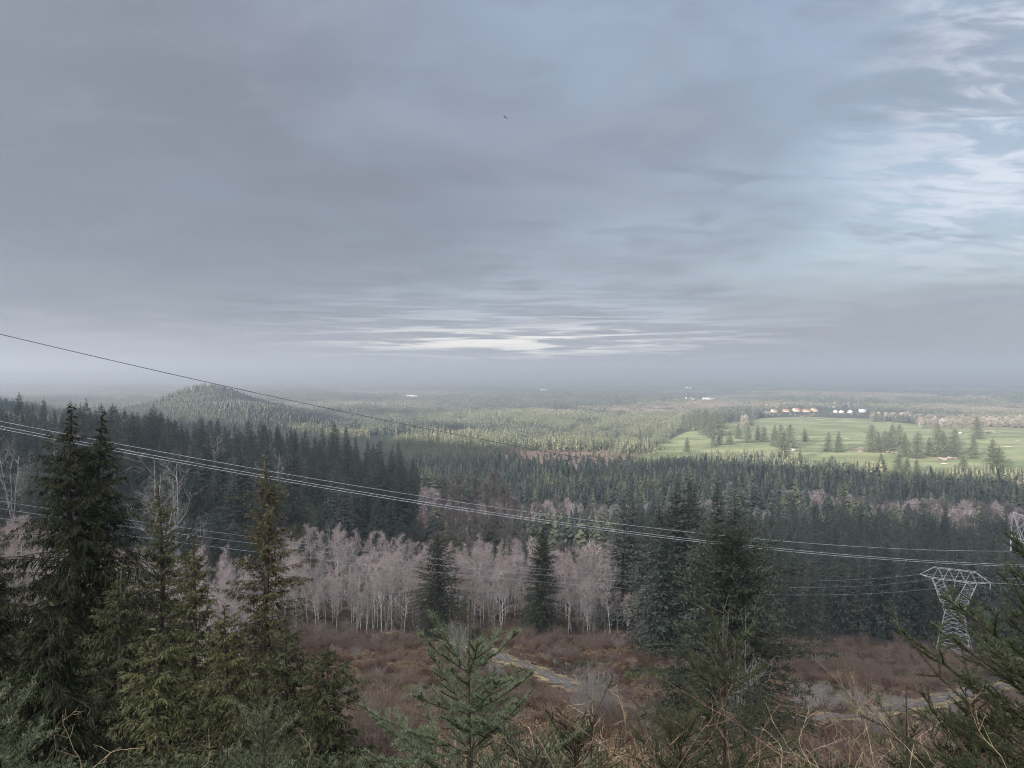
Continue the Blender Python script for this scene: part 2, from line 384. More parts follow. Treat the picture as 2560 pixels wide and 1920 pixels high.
# ------------------------------------------------------------------ golf course turf, bunkers, track
def poly_sheet(name, poly, step_, lift, mat, rough_edge=0.0):
    lo, hi = poly.min(0), poly.max(0)
    gx, gy = np.meshgrid(np.arange(lo[0], hi[0], step_), np.arange(lo[1], hi[1], step_))
    ok = inside(poly, gx + step_ / 2, gy + step_ / 2)
    n_, m_ = gx.shape; id_ = np.arange(n_ * m_).reshape(n_, m_)
    sel = ok[:-1, :-1]
    qd = np.stack([id_[:-1, :-1][sel], id_[:-1, 1:][sel], id_[1:, 1:][sel], id_[1:, :-1][sel]], -1)
    z = gh(gx, gy) + lift + 0.7 * vnoise(gx, gy, 38, 1)
    used, inv = np.unique(qd, return_inverse=True)
    V = np.stack([gx, gy, z], -1).reshape(-1, 3)[used]
    return link(name, mesh(name, V, inv.reshape(-1, 4), mat, smooth=True))
M['turf'] = mat_noise('turf', (0.105, 0.128, 0.066), (0.205, 0.220, 0.122), 0.016, (0.170, 0.170, 0.098), stretch=(0.35, 1.0, 1.0), coord='Object', rough=0.95, lo=0.40, hi=0.6)
turf = poly_sheet('golf_course_grass', GOLF, 9.0, 0.25, M['turf'])
prop(turf, 'pale green open turf of the golf course on the plain', 'grass', kind='structure')

trk_px = [(940, 1578), (1000, 1586), (1050, 1594), (1150, 1612), (1230, 1634), (1310, 1668), (1390, 1702), (1460, 1735), (1560, 1772), (1700, 1800), (1850, 1812), (1990, 1806), (2100, 1802), (2200, 1790), (2300, 1768), (2420, 1740), (2600, 1700)]
TP = np.array([hit(*p) for p in trk_px])
def spline(P, n):
    P = np.asarray(P, float); d = np.r_[0, np.cumsum(np.linalg.norm(np.diff(P[:, :2], axis=0), axis=1))]
    tq = np.linspace(0, d[-1], n); Q = np.stack([np.interp(tq, d, P[:, i]) for i in range(P.shape[1])], -1)
    kern = np.array([1, 4, 6, 4, 1.0]) / 16
    for _ in range(6):
        pad = np.pad(Q, ((2, 2), (0, 0)), mode='edge'); Q = sum(kern[i] * pad[i:i + n] for i in range(5))
    return Q
TC = spline(TP, 140)
td = nrm(np.gradient(TC[:, :2], axis=0)); tn = np.stack([-td[:, 1], td[:, 0]], -1)
def ribbon(name, off0, off1, lift, mat, n=7, jag=0.0):
    u = np.linspace(off0, off1, n)
    P = TC[:, None, :2] + tn[:, None] * (u[None, :, None] + rng.normal(0, 1, (len(TC), n, 1)) * jag)
    crown_ = 1 - ((u - u.mean()) / (abs(off1 - off0) / 2)) ** 2
    Z = gh(P[..., 0], P[..., 1]) + lift + 0.12 * crown_[None]
    V = np.concatenate([P, Z[..., None]], -1).reshape(-1, 3)
    id_ = np.arange(len(TC) * n).reshape(len(TC), n)
    qd = np.stack([id_[:-1, :-1], id_[1:, :-1], id_[1:, 1:], id_[:-1, 1:]], -1).reshape(-1, 4)
    return link(name, mesh(name, V, qd, mat, smooth=True))
M['gravel'] = mat_noise('track_gravel', (0.070, 0.063, 0.064), (0.130, 0.118, 0.116), 1.1, (0.13, 0.11, 0.09), lo=0.3, hi=0.7)
M['verge'] = mat_noise('verge_grass', (0.105, 0.080, 0.048), (0.260, 0.205, 0.115), 0.35, (0.075, 0.055, 0.042))
prop(ribbon('verge', -3.8, 3.8, 0.22, M['verge'], 9, 0.6), 'strip of pale dry grass along both sides of the gravel track', 'grass', kind='structure')
prop(ribbon('track', -1.6, 1.6, 0.42, M['gravel'], 7, 0.04), 'grey gravel track winding across the brushy clearing', 'track', kind='structure')

prop(ribbon('grass_strip', -.30, .30, 0.47, M['verge'], 5, 0.12), 'worn grassy strip down the middle of the gravel track', 'grass', kind='structure')

# ------------------------------------------------------------------ plant builders
def conifer(seed, H, R, base=0.10, gap=0.75, per=6, k2=6, k3=2, droop=0.25, rise=0.35, spray=0.85, width=0.30, hang=0.2, shape=0.85, lean=0.0, wood=True, tipdroop=0.0, full=1.0, jitter=0.25, trunk_r=None):
    """returns trunk (V,F) and crown (V,F,tint) of an evergreen standing at the origin"""
    global rng
    keep = rng; rng = np.random.default_rng(seed)
    nz = max(6, int(H * (1 - base) / gap))
    tz = np.linspace(0, 1, nz) ** 0.96
    zs = np.repeat(base * H + tz * H * (1 - base) * 0.985, per); n = len(zs)
    zs = zs + rng.normal(0, gap * 0.3, n); zs = np.minimum(zs, H * 0.99)
    tt_ = np.clip((zs - base * H) / (H * (1 - base)), 0, 1)
    az_ = np.tile(np.arange(per) * 2 * pi / per, nz) + np.repeat(rng.random(nz) * 6.3, per) + rng.normal(0, 0.35, n)
    lump = 1 + 0.22 * np.sin(az_ * 2 + seed) * np.sin(zs * 0.9 + seed)
    prof = (1 - tt_) ** shape * (0.72 + 0.28 * np.minimum(1, tt_ / 0.16))
    L = np.maximum(R * prof * lump * (1 + rng.normal(0, jitter, n)), 0.10 * R * (1.1 - tt_)) + 0.02 * R
    L = L * np.clip((1 - tt_) / 0.10, 0.22, 1)
    ok = rng.random(n) < full; zs, tt_, az_, L = zs[ok], tt_[ok], az_[ok], L[ok]; n = len(zs)
    e = np.tan(rise * (tt_ - 0.25) * 2.0 + rng.normal(0, 0.08, n))
    h = np.stack([np.cos(az_), np.sin(az_), np.zeros(n)], -1)
    ox = lean * H * 0.012 * np.sin(zs * 0.35 + seed)
    O = np.stack([ox, ox * 0.6, zs], -1)
    dr = droop * (1.15 - tt_)
    def at_(s, i):      # point on branch i at fraction s
        return O[i] + h[i] * (L[i] * s)[:, None] + np.array([0, 0, 1.0]) * (L[i] * (e[i] * s - dr[i] * s * s + tipdroop * 0 * s))[:, None]
    # second order sprays
    i2 = np.repeat(np.arange(n), k2); N2 = len(i2)
    s2 = np.tile(((np.arange(k2) + 0.6) / k2) ** 0.75, n) + rng.normal(0, 0.05, N2); s2 = np.clip(s2, 0.08, 1.0)
    P2 = at_(s2, i2)
    tang = nrm(h[i2] + np.array([0, 0, 1.0]) * (e[i2] - 2 * dr[i2] * s2)[:, None])
    sgn = np.where(rng.random(N2) < 0.5, -1.0, 1.0)
    lat = np.stack([-h[i2][:, 1], h[i2][:, 0], np.zeros(N2)], -1) * sgn[:, None]
    l2 = spray * (1.15 - 0.55 * s2) * np.minimum(1.0, 0.35 + L[i2] / (0.7 * R)) * rng.uniform(0.65, 1.25, N2) * (1.08 - 0.36 * tt_[i2]) * np.clip((1 - tt_[i2]) / 0.09, 0.38, 1)
    out = []
    if k3 <= 1:
        D = nrm(tang * 0.75 + lat * 0.8 + np.array([0, 0, -1.0]) * hang + rng.normal(0, 0.18, (N2, 3)))
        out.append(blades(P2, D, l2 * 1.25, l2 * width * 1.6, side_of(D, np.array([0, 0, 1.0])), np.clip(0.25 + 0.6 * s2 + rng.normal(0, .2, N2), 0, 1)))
    else:
        D2 = nrm(tang * 0.8 + lat * 0.75 + np.array([0, 0, -1.0]) * hang * 0.6 + rng.normal(0, 0.12, (N2, 3)))
        i3 = np.repeat(np.arange(N2), k3); N3 = len(i3)
        s3 = np.tile((np.arange(k3) + 0.3) / k3, N2) + rng.normal(0, 0.06, N3)
        P3 = P2[i3] + D2[i3] * (l2[i3] * s3)[:, None] - np.array([0, 0, 1.0]) * (hang * 0.5 * l2[i3] * s3 * s3)[:, None]
        D = nrm(D2[i3] * 0.8 + rng.normal(0, 0.42, (N3, 3)) + np.array([0, 0, -1.0]) * hang)
        l3 = l2[i3] * rng.uniform(0.45, 0.8, N3) * (1.1 - 0.4 * s3)
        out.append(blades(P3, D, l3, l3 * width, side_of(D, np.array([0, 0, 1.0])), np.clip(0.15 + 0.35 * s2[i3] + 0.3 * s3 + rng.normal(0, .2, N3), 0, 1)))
    # leader
    nl = 14; Pl = np.c_[np.full(nl, 0.012 * H * lean * np.sin(H * 0.35 + seed)), np.full(nl, 0.0072 * H * lean * np.sin(H * .35 + seed)), np.linspace(H * 0.93, H, nl)]
    Dl = nrm(np.c_[rng.normal(0, .6, nl), rng.normal(0, .6, nl), np.full(nl, 0.55 - hang)])
    out.append(blades(Pl, Dl, np.full(nl, spray * 0.5), np.full(nl, spray * 0.18), side_of(Dl)))
    crown_ = catm(out)
    tr = trunk_r or H * 0.0125
    zt = np.linspace(0, H * 0.985, 14)
    lx_ = lean * H * 0.012 * np.sin(zt * 0.35 + seed) * (zt > base * H)
    parts = [tube(np.c_[lx_, lx_ * 0.6, zt - np.where(zt == 0, 0.5, 0)], tr * (1.12 - zt / H) ** 0.9 + 0.012, 7, 0.05)]
    if wood:
        j = np.arange(n)
        a0, a1, a2 = at_(np.zeros(n), j), at_(np.full(n, .5), j), at_(np.full(n, .92), j)
        rr = 0.006 + 0.010 * L
        parts += [sticks(a0, a1, rr, rr * .6), sticks(a1, a2, rr * .6, rr * .2)]
    tv, tf_, _ = catm([(p[0], p[1]) for p in parts])
    rng = keep
    return (tv, tf_), crown_

def bare_tree(seed, H, R, nlimb=16, k2=5, k3=5, k4=6, first=0.28, up=0.75, tr=None, twig=0.55, tw=0.030, multi=1, crook=0.035, low=1.0, limb_r=1.0):
    """leafless tree: (V,F) of trunk and limbs, (V,F,tint) of the fine twigs"""
    global rng
    keep = rng; rng = np.random.default_rng(seed)
    wood, P1, D1, L1 = [], [], [], []
    tr = tr or H * 0.0085
    for mI in range(multi):
        n = 12; zt = np.linspace(0, H * (1 - 0.12 * mI), n)
        wob = np.cumsum(rng.normal(0, crook * H / n, (n, 2)), 0); wob[0] = 0
        if multi > 1: wob += np.outer(zt, rng.normal(0, 0.13, 2))
        P = np.c_[wob, zt]; P[0, 2] = -0.5
        wood.append(tube(P, tr * (1.05 - zt / zt[-1]) ** 0.8 + 0.015, 6, 0.06))
        m_ = nlimb // multi
        f = first + (1 - first) * (np.arange(m_) + rng.random(m_) * 0.8) / m_ * 0.97
        a = np.arange(m_) * 2.4 + rng.random() * 6 + rng.normal(0, .4, m_)
        o = np.stack([np.interp(f, zt / zt[-1], P[:, i]) for i in range(3)], -1)
        upv = up * (0.7 + 0.6 * f) + rng.normal(0, .15, m_)
        d = nrm(np.c_[np.cos(a), np.sin(a), upv])
        Lm = R * (1.28 - 0.75 * f) * rng.uniform(0.4, 1.45, m_)
        P1.append(o); D1.append(d); L1.append(Lm)
    P1, D1, L1 = np.concatenate(P1), np.concatenate(D1), np.concatenate(L1)
    def limb(P0, D0, L0, r, segs, bend, n=4):
        """crooked limbs -> sampled points per limb"""
        N = len(P0); pts = [P0]; d = D0.copy()
        for s_ in range(segs):
            d = nrm(d + rng.normal(0, bend, d.shape) + np.array([0, 0, 0.10]))
            nxt = pts[-1] + d * (L0 / segs)[:, None]
            wood.append(sticks(pts[-1], nxt, r * (1 - s_ / segs) + 0.006, r * (1 - (s_ + 1) / segs) + 0.006, n)); pts.append(nxt)
        return np.stack(pts, 1), d
    def children(pts, k, spread):
        N, S, _ = pts.shape; i = np.repeat(np.arange(N), k)
        f = np.clip(np.tile((np.arange(k) + 0.7) / k, N) + rng.normal(0, .08, N * k), 0.12, 0.999) * (S - 1)
        a = f.astype(int); fr = (f - a)[:, None]
        p = pts[i, a] * (1 - fr) + pts[i, a + 1] * fr
        d = nrm(nrm(pts[i, a + 1] - pts[i, a]) + rng.normal(0, spread, p.shape))
        return i, p, d, f / (S - 1)
    pts, _ = limb(P1, D1, L1, limb_r * np.minimum(tr * 0.42, 0.012 * L1 + 0.018), 4, 0.20, 4)
    i, p, d, f = children(pts, k2, 0.55); L2 = L1[i] * 0.52 * (1.15 - 0.6 * f) * rng.uniform(.6, 1.2, len(i))
    pts2, _ = limb(p, d, L2, limb_r * (0.007 * L2 + 0.010), 2, 0.24, 3)
    i, p, d, f = children(pts2, k3, 0.6); L3 = L2[i] * 0.5 * rng.uniform(.6, 1.3, len(i)) + twig * 0.4
    end = p + d * L3[:, None]
    tw_parts = [slivers(p, d, L3, np.full(len(p), tw * 1.3), side_of(d))]
    pts3 = np.stack([p, end], 1)
    i, p, d, f = children(pts3, k4, 0.6); L4 = twig * rng.uniform(.5, 1.3, len(i))
    tw_parts.append(slivers(p, nrm(d + np.array([0, 0, .15])), L4, np.full(len(p), tw), side_of(d)))
    V, Fc, _ = catm([(a_, b_) for a_, b_ in wood])
    if low < 1:                       # fine twigs thin out towards the foot of the crown
        kept = []
        for v_, f_, t_ in tw_parts:
            v3, t3 = v_.reshape(-1, 3, 3), t_.reshape(-1, 3)
            ok = rng.random(len(v3)) < np.clip((v3[:, 0, 2] / H - 0.42) / 0.30, low, 1)
            v3, t3 = v3[ok], t3[ok]; kept.append((v3.reshape(-1, 3), np.arange(len(v3) * 3).reshape(-1, 3), t3.ravel()))
        tw_parts = kept
    c_ = catm(tw_parts)
    rng = keep
    return (V, Fc), c_

def bush(seed, H, R, stems=26, k2=5, tw=0.022, upright=0.9, r=0.012):
    global rng
    keep = rng; rng = np.random.default_rng(seed)
    a = rng.random(stems) * 6.283; rr = R * 0.35 * np.sqrt(rng.random(stems))
    P = np.c_[np.cos(a) * rr, np.sin(a) * rr, np.full(stems, -0.1)]
    D = nrm(np.c_[np.cos(a) * R / H * rng.random(stems) * 1.3, np.sin(a) * R / H * rng.random(stems) * 1.3, np.full(stems, upright)])
    L = H * rng.uniform(.55, 1.05, stems)
    E = P + D * L[:, None]
    parts = [(*sticks(P, E, r, r * .35), np.repeat(rng.random(stems), 6))]
    i = np.repeat(np.arange(stems), k2); f = rng.uniform(.25, 1, len(i))
    p = P[i] + D[i] * (L[i] * f)[:, None]; d = nrm(D[i] + rng.normal(0, .5, (len(i), 3)))
    l2 = 0.38 * H * rng.uniform(.4, 1.1, len(i))
    parts.append(slivers(p, d, l2, np.full(len(i), tw), side_of(d)))
    i2 = np.repeat(np.arange(len(i)), 3); p2 = p[i2] + d[i2] * (l2[i2] * rng.uniform(.2, .9, len(i2)))[:, None]
    d2 = nrm(d[i2] + rng.normal(0, .6, (len(i2), 3)))
    parts.append(slivers(p2, d2, 0.2 * H * rng.uniform(.5, 1.2, len(i2)), np.full(len(i2), tw * .7), side_of(d2)))
    out = catm(parts); rng = keep
    return out
def leafy(seed, H, R, n=420, l=0.16):
    global rng
    keep = rng; rng = np.random.default_rng(seed)
    a = rng.random(n) * 6.283; rr = R * np.sqrt(rng.random(n)); z = H * (1 - (rr / R) ** 2) * rng.uniform(.25, 1, n)
    P = np.c_[np.cos(a) * rr, np.sin(a) * rr, z]
    D = nrm(np.c_[np.cos(a), np.sin(a), rng.normal(.4, .6, n)] + rng.normal(0, .5, (n, 3)))
    out = blades(P, D, np.full(n, l) * rng.uniform(.6, 1.5, n), np.full(n, l * .5), side_of(D)); rng = keep
    return out
def tuft(seed, H, R, n=60):
    global rng
    keep = rng; rng = np.random.default_rng(seed)
    a = rng.random(n) * 6.283; rr = R * .4 * np.sqrt(rng.random(n))
    P = np.c_[np.cos(a) * rr, np.sin(a) * rr, np.zeros(n)]
    D = nrm(np.c_[np.cos(a) * .7, np.sin(a) * .7, rng.uniform(.5, 1.4, n)] + rng.normal(0, .2, (n, 3)))
    out = slivers(P, D, H * rng.uniform(.6, 1.2, n), np.full(n, .035), side_of(D)); rng = keep
    return out

# --- placing individuals: an Empty with a trunk and a crown under it
def tree_proto(name, tc_, bark, leaf, crown_name='crown'):
    (tv, tf_), (cv, cf, ct) = tc_
    return (mesh(name + '_trunk', tv, tf_, M[bark], smooth=True), mesh(name + '_' + crown_name, cv, cf, M[leaf], tint=ct))
def tree(name, proto, loc, rz, sc, label, cat, group=None, crown_name='crown', tilt=.022):
    e = empty(name, loc, rz, sc); prop(e, label, cat, group)
    e.rotation_euler = (rng.normal(0, 1) * tilt, rng.normal(0, 1) * tilt, rz)
    link('trunk', proto[0], e); link(crown_name, proto[1], e)
    return e
# --- scattering uncountable growth with a node tree
def scatter(name, pts, which, rot, scl, protos, label, cat):
    col = bpy.data.collections.new(name + '_kinds')
    for i, ml in enumerate(protos):
        me = ml
        col.objects.link(bpy.data.objects.new('%s_kind_%02d' % (name, i), me))
    me = bpy.data.meshes.new(name); pts = np.asarray(pts, np.float32)
    me.vertices.add(len(pts)); me.vertices.foreach_set('co', pts.ravel())
    for nm, ty, d in (('idx', 'INT', which), ('rot', 'FLOAT', rot)):
        a = me.attributes.new(nm, ty, 'POINT'); a.data.foreach_set('value', np.asarray(d, np.int32 if ty == 'INT' else np.float32))
    scl = np.asarray(scl, np.float32); scl = np.repeat(scl[:, None], 3, 1) if scl.ndim == 1 else scl
    a = me.attributes.new('scl', 'FLOAT_VECTOR', 'POINT'); a.data.foreach_set('vector', scl.ravel())
    o = link(name, me); prop(o, label, cat, kind='stuff')
    g = bpy.data.node_groups.new(name + '_nodes', 'GeometryNodeTree')
    g.interface.new_socket('Geometry', in_out='INPUT', socket_type='NodeSocketGeometry')
    g.interface.new_socket('Geometry', in_out='OUTPUT', socket_type='NodeSocketGeometry')
    N = g.nodes; Lk = g.links
    gi = N.new('NodeGroupInput'); go = N.new('NodeGroupOutput'); ip = N.new('GeometryNodeInstanceOnPoints')
    ci = N.new('GeometryNodeCollectionInfo'); ci.inputs['Collection'].default_value = col
    ci.inputs['Separate Children'].default_value = True; ci.inputs['Reset Children'].default_value = True
    def na(nm, ty):
        x = N.new('GeometryNodeInputNamedAttribute'); x.data_type = ty; x.inputs['Name'].default_value = nm
        return [s for s in x.outputs if s.enabled][0]
    cx_ = N.new('ShaderNodeCombineXYZ'); Lk.new(na('rot', 'FLOAT'), cx_.inputs[2])
    ip.inputs['Pick Instance'].default_value = True
    Lk.new(gi.outputs[0], ip.inputs['Points']); Lk.new(ci.outputs[0], ip.inputs['Instance'])
    Lk.new(na('idx', 'INT'), ip.inputs['Instance Index']); Lk.new(cx_.outputs[0], ip.inputs['Rotation']); Lk.new(na('scl', 'FLOAT_VECTOR'), ip.inputs['Scale'])
    Lk.new(ip.outputs[0], go.inputs[0])
    md = o.modifiers.new('scatter', 'NODES'); md.node_group = g
    return o
def joined(parts_mats):
    """one mesh with several materials: [(V,F,tint,mat)]"""
    V, Fc, T = catm([p[:3] for p in parts_mats])
    me = mesh('kind', V, Fc, None, tint=T)
    mi = []
    for i, p in enumerate(parts_mats):
        me.materials.append(M[p[3]]); mi += [i] * len(p[1])
    me.polygons.foreach_set('material_index', np.array(mi, np.int32))
    return me
def spread_pts(n, qlo, qhi, ylo, yhi, dens=None):
    """random points in the wedge of view, uniform by area"""
    Y = np.sqrt(rng.uniform(ylo ** 2, yhi ** 2, n)); X = rng.uniform(qlo, qhi, n) * Y
    if dens is not None:
        kp = rng.random(n) < dens(X, Y); X, Y = X[kp], Y[kp]
    return X, Y
def thin(X, Y, d, pre=None):
    """drop points closer than d (scalar or array) to one already kept"""
    order = np.arange(len(X)); cell = {}; keep = []
    dm = float(np.max(d)); d = np.broadcast_to(d, X.shape)
    for i in order:
        cx_, cy_ = int(X[i] // dm), int(Y[i] // dm); ok = True
        for a in (-1, 0, 1):
            for b_ in (-1, 0, 1):
                for j in cell.get((cx_ + a, cy_ + b_), ()):
                    if (X[i] - X[j]) ** 2 + (Y[i] - Y[j]) ** 2 < d[i] ** 2: ok = False; break
                if not ok: break
            if not ok: break
        if ok: cell.setdefault((cx_, cy_), []).append(i); keep.append(i)
    return X[keep], Y[keep]
def dist_track(X, Y):
    return np.sqrt(((X[:, None] - TC[None, ::2, 0]) ** 2 + (Y[:, None] - TC[None, ::2, 1]) ** 2).min(1))

# ------------------------------------------------------------------ prototypes of forest trees (30 m evergreen, 18 m alder)
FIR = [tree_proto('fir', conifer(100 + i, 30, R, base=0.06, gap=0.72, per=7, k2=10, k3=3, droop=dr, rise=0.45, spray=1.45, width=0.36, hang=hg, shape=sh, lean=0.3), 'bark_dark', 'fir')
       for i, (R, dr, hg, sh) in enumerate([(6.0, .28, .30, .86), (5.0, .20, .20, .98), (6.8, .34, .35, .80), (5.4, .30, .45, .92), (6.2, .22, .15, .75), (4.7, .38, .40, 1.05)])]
FIRP = [(p[0], p[1].copy()) for p in FIR]
for p in FIRP: p[1].materials[0] = M['fir_pale']
ALD = [tree_proto('alder', bare_tree(200 + i, 18, (3.7, 3.0, 4.4, 3.3, 4.0, 3.5)[i], nlimb=20, k2=6, k3=6, k4=10, first=f, up=0.95, twig=0.85, tw=0.030, crook=.085, low=.12, limb_r=1.5), 'bark_alder', 'twig_pink') for i, f in enumerate([.30, .42, .22, .50, .36, .27])]
BRN = [tree_proto('cottonwood', bare_tree(230 + i, 28, 4.6, nlimb=24, k2=5, k3=5, k4=9, first=.22, up=1.25, twig=1.0, tw=0.06), 'bark_brown', 'twig_brown') for i in range(3)]
PAL = [tree_proto('maple', bare_tree(240 + i, 18, 6.0, nlimb=20, k2=5, k3=4, k4=5, first=.16, up=0.95, twig=0.7, tw=0.028, multi=3, tr=.18), 'bark_grey', 'twig_pale') for i in range(3)]

def lowfir(seed, H, R, n=70):
    """light evergreen for far stands"""
    g = np.random.default_rng(seed)
    t_ = g.random(n) ** 1.15; a = g.random(n) * 6.283; z = H * (0.10 + 0.9 * t_)
    L = R * (1.02 - t_) ** .85 * g.uniform(.65, 1.3, n) + .12 * R
    o = np.c_[np.zeros(n), np.zeros(n), z]
    d = nrm(np.c_[np.cos(a), np.sin(a), g.normal(-.22, .18, n)])
    s_ = np.c_[-np.sin(a), np.cos(a), g.normal(0, .3, n)]
    m_ = o + d * (L * .62)[:, None]; wd = L * .55 + .12 * R
    up_ = np.array([0, 0, H * .07])
    V = np.stack([o + up_, m_ + s_ * (wd / 2)[:, None], o + d * L[:, None], m_ - s_ * (wd / 2)[:, None]], 1).reshape(-1, 3)
    b_ = np.arange(n)[:, None] * 4
    Fc = np.concatenate([b_ + np.array([[0, 1, 2]]), b_ + np.array([[0, 2, 3]])])
    tp = np.array([[0, 0, H], [.10 * R, 0, H * .88], [-.05 * R, .09 * R, H * .88], [-.05 * R, -.09 * R, H * .88]])
    return np.concatenate([V, tp]), np.concatenate([Fc, np.array([[0, 1, 2], [0, 2, 3], [0, 3, 1]]) + len(V)]), np.concatenate([np.repeat(g.random(n), 4), [.5] * 4])
def roundtree(seed, H, R, n=150):
    """light leafless crown for far stands: a haze of twigs"""
    g = np.random.default_rng(seed)
    D = nrm(g.normal(0, 1, (n, 3)) + np.array([0, 0, .25])); rr = g.uniform(.25, 1, n) ** .6
    P = np.array([0, 0, H * .56]) + D * rr[:, None] * np.array([R, R, H * .44]) * .8
    d = nrm(D + g.normal(0, .5, (n, 3)) + np.array([0, 0, .5])); s_ = nrm(np.cross(d, g.normal(0, 1, (n, 3))))
    l = g.uniform(.5, 1.1, n) * R * .45
    V = np.stack([P - s_ * (l * .10)[:, None], P + s_ * (l * .10)[:, None], P + d * l[:, None]], 1).reshape(-1, 3)
    tv, tf_ = tube([(0, 0, -.5), (0, 0, H * .4), (.1, 0, H * .75)], [R * .05, R * .035, R * .01], 4)
    return np.concatenate([V, tv]), np.concatenate([np.arange(n * 3).reshape(-1, 3), tf_ + n * 3]), np.concatenate([np.repeat(g.random(n), 3), np.full(len(tv), .1)])
def stand(seed, kind, n, size, H, R):
    g = np.random.default_rng(seed); ps = []
    for i in range(n):
        x, y = g.uniform(-size / 2, size / 2, 2); hs = g.uniform(.65, 1.2)
        V, Fc, T = lowfir(seed * 97 + i, H * hs, R * hs ** .7, 26) if kind == 'fir' else roundtree(seed * 97 + i, H * hs, R * hs, 70)
        ps.append((V + np.array([x, y, 0]), Fc, np.clip(T * .35 + g.uniform(-.05, .7), 0, 1)))
    return catm(ps)

# ------------------------------------------------------------------ far woods
def far_dens(X, Y):
    d = np.ones_like(X)
    d[inside(GOLF, X, Y)] = 0
    cm_ = np.exp(-((X - cxy[0]) / 130) ** 2 - ((Y - cxy[1]) / 170) ** 2)
    d *= np.where(cm_ > .5, .0, 1)
    d *= np.where((vnoise(X, Y * .6, 330, 3) > .80) & (Y > 2600), .12, 1)
    d *= np.where((vnoise(X, Y * .5, 95, 17) > .80), .08, 1)
    hx, hy = plain(2020, 1030); d *= np.where((np.abs(X - hx) < 290) & (Y > 2350) & (Y < 2960), 0, 1)
    kn = ((X + 790) / 420) ** 2 + ((Y - 2000) / 520) ** 2; d *= np.where(kn < 1, 0, 1)
    return d
M['plantation'] = mat_foliage('plantation_needles', (0.036, 0.042, 0.029), (0.160, 0.162, 0.100), (0.074, 0.082, 0.054))
def mk(kind, seeds, n, size, H, R, mat): return [mesh('kind', *(lambda t_: (t_[0], t_[1]))(s_), M[mat], tint=s_[2]) for s_ in (stand(sd_, kind, n, size, H, R) for sd_ in seeds)]
young_stand = mk('fir', (1, 2, 3), 70, 54, 14, 2.5, 'plantation')
old_stand = mk('fir', (4, 5, 6), 46, 56, 24, 3.6, 'fir')
grey_stand = mk('bare', (7, 8), 26, 52, 14, 4.6, 'twig_brown')
X, Y = spread_pts(5200, -.75, .75, 1120, 3900, far_dens)
kindn = vnoise(X, Y * .75, 210, 5) + .35 * (rng.random(len(X)) - .5)
ctr = (np.abs(X / Y + .03) < .27) & (Y < 2600)
wh = np.where(ctr, np.where(kindn > .86, 3 + rng.integers(0, 3, len(X)), rng.integers(0, 3, len(X))),
              np.where(kindn < .30, 6 + rng.integers(0, 2, len(X)), np.where(kindn < .58, rng.integers(0, 3, len(X)), 3 + rng.integers(0, 3, len(X)))))
scatter('forest', np.c_[X, Y, gh(X, Y)], wh, rng.random(len(X)) * 6.28, rng.uniform(.8, 1.2, len(X)) * (.6 + .75 * vnoise(X, Y * .6, 120, 23)), young_stand + old_stand + grey_stand, 'far woods and young plantations covering the plain', 'forest')
X, Y = spread_pts(6500, -.75, .75, 3800, 10500, far_dens)
kindn = vnoise(X, Y * .5, 420, 8) + .3 * (rng.random(len(X)) - .5)
wh = np.where(kindn < .26, 6 + rng.integers(0, 2, len(X)), np.where(kindn < .42, rng.integers(0, 3, len(X)), 3 + rng.integers(0, 3, len(X))))
scatter('distant_forest', np.c_[X, Y, gh(X, Y)], wh, rng.random(len(X)) * 6.28, np.c_[np.full(len(X), 2.0), np.full(len(X), 2.0), rng.uniform(.8, 1.25, len(X))], young_stand + old_stand + grey_stand, 'hazy woods running out to the horizon', 'forest')
# single light evergreens: the knoll, the shaded plantation below the hill, saplings on the felled patch
single = [mesh('kind', *lowfir(300 + i, 20, (3.2, 4.4, 3.8, 5.2)[i], 210)[:2], M['fir'], tint=lowfir(300 + i, 20, (3.2, 4.4, 3.8, 5.2)[i], 210)[2]) for i in range(4)]
single_p = [mesh('kind', *lowfir(310 + i, 20, (3.6, 4.6, 5.2)[i], 210)[:2], M['plantation'], tint=lowfir(310 + i, 20, (3.6, 4.6, 5.2)[i], 210)[2]) for i in range(3)]
bare_single = [mesh('kind', *roundtree(320 + i, 17, 4.2, 420)[:2], M['twig_brown' if i % 2 else 'twig_pink'], tint=roundtree(320 + i, 17, 4.2, 420)[2]) for i in range(4)]
pale_single = [mesh('kind', *roundtree(330 + i, 17, 4.0, 420)[:2], M['twig_pale'], tint=roundtree(330 + i, 17, 4.0, 420)[2]) for i in range(2)]
single += [mesh('kind', *(b_ := lowfir(340 + i, 20, (2.4, 4.6)[i], 170))[:2], M['fir'], tint=b_[2]) for i in range(0)]
KP = single + single_p + bare_single + pale_single      # 0-3 dark, 4-6 pale, 7-10 bare, 11-12 white
n = 16000; X = rng.uniform(-1350, -330, n); Y = rng.uniform(1150, 2450, n)
k_ = (((X + 790) / 430) ** 2 + ((Y - 2000) / 520) ** 2 < 1) | (((X + 960) / 330) ** 2 + ((Y - 1390) / 380) ** 2 < 1); X, Y = X[k_], Y[k_]
scatter('knoll_forest', np.c_[X, Y, gh(X, Y)], rng.integers(0, 4, len(X)), rng.random(len(X)) * 6.28, rng.uniform(.3, .66, len(X)) * (.7 + .6 * vnoise(X, Y, 45, 2)), KP, 'evergreens covering the round knoll and the hazy hill beside it', 'forest')
n = 700; X = cxy[0] + rng.normal(0, 120, n); Y = cxy[1] + rng.normal(0, 150, n)
scatter('felled_patch_saplings', np.c_[X, Y, gh(X, Y)], 4 + rng.integers(0, 3, n), rng.random(n) * 6.28, rng.uniform(.12, .42, n), KP, 'saplings scattered over the reddish felled patch', 'saplings')

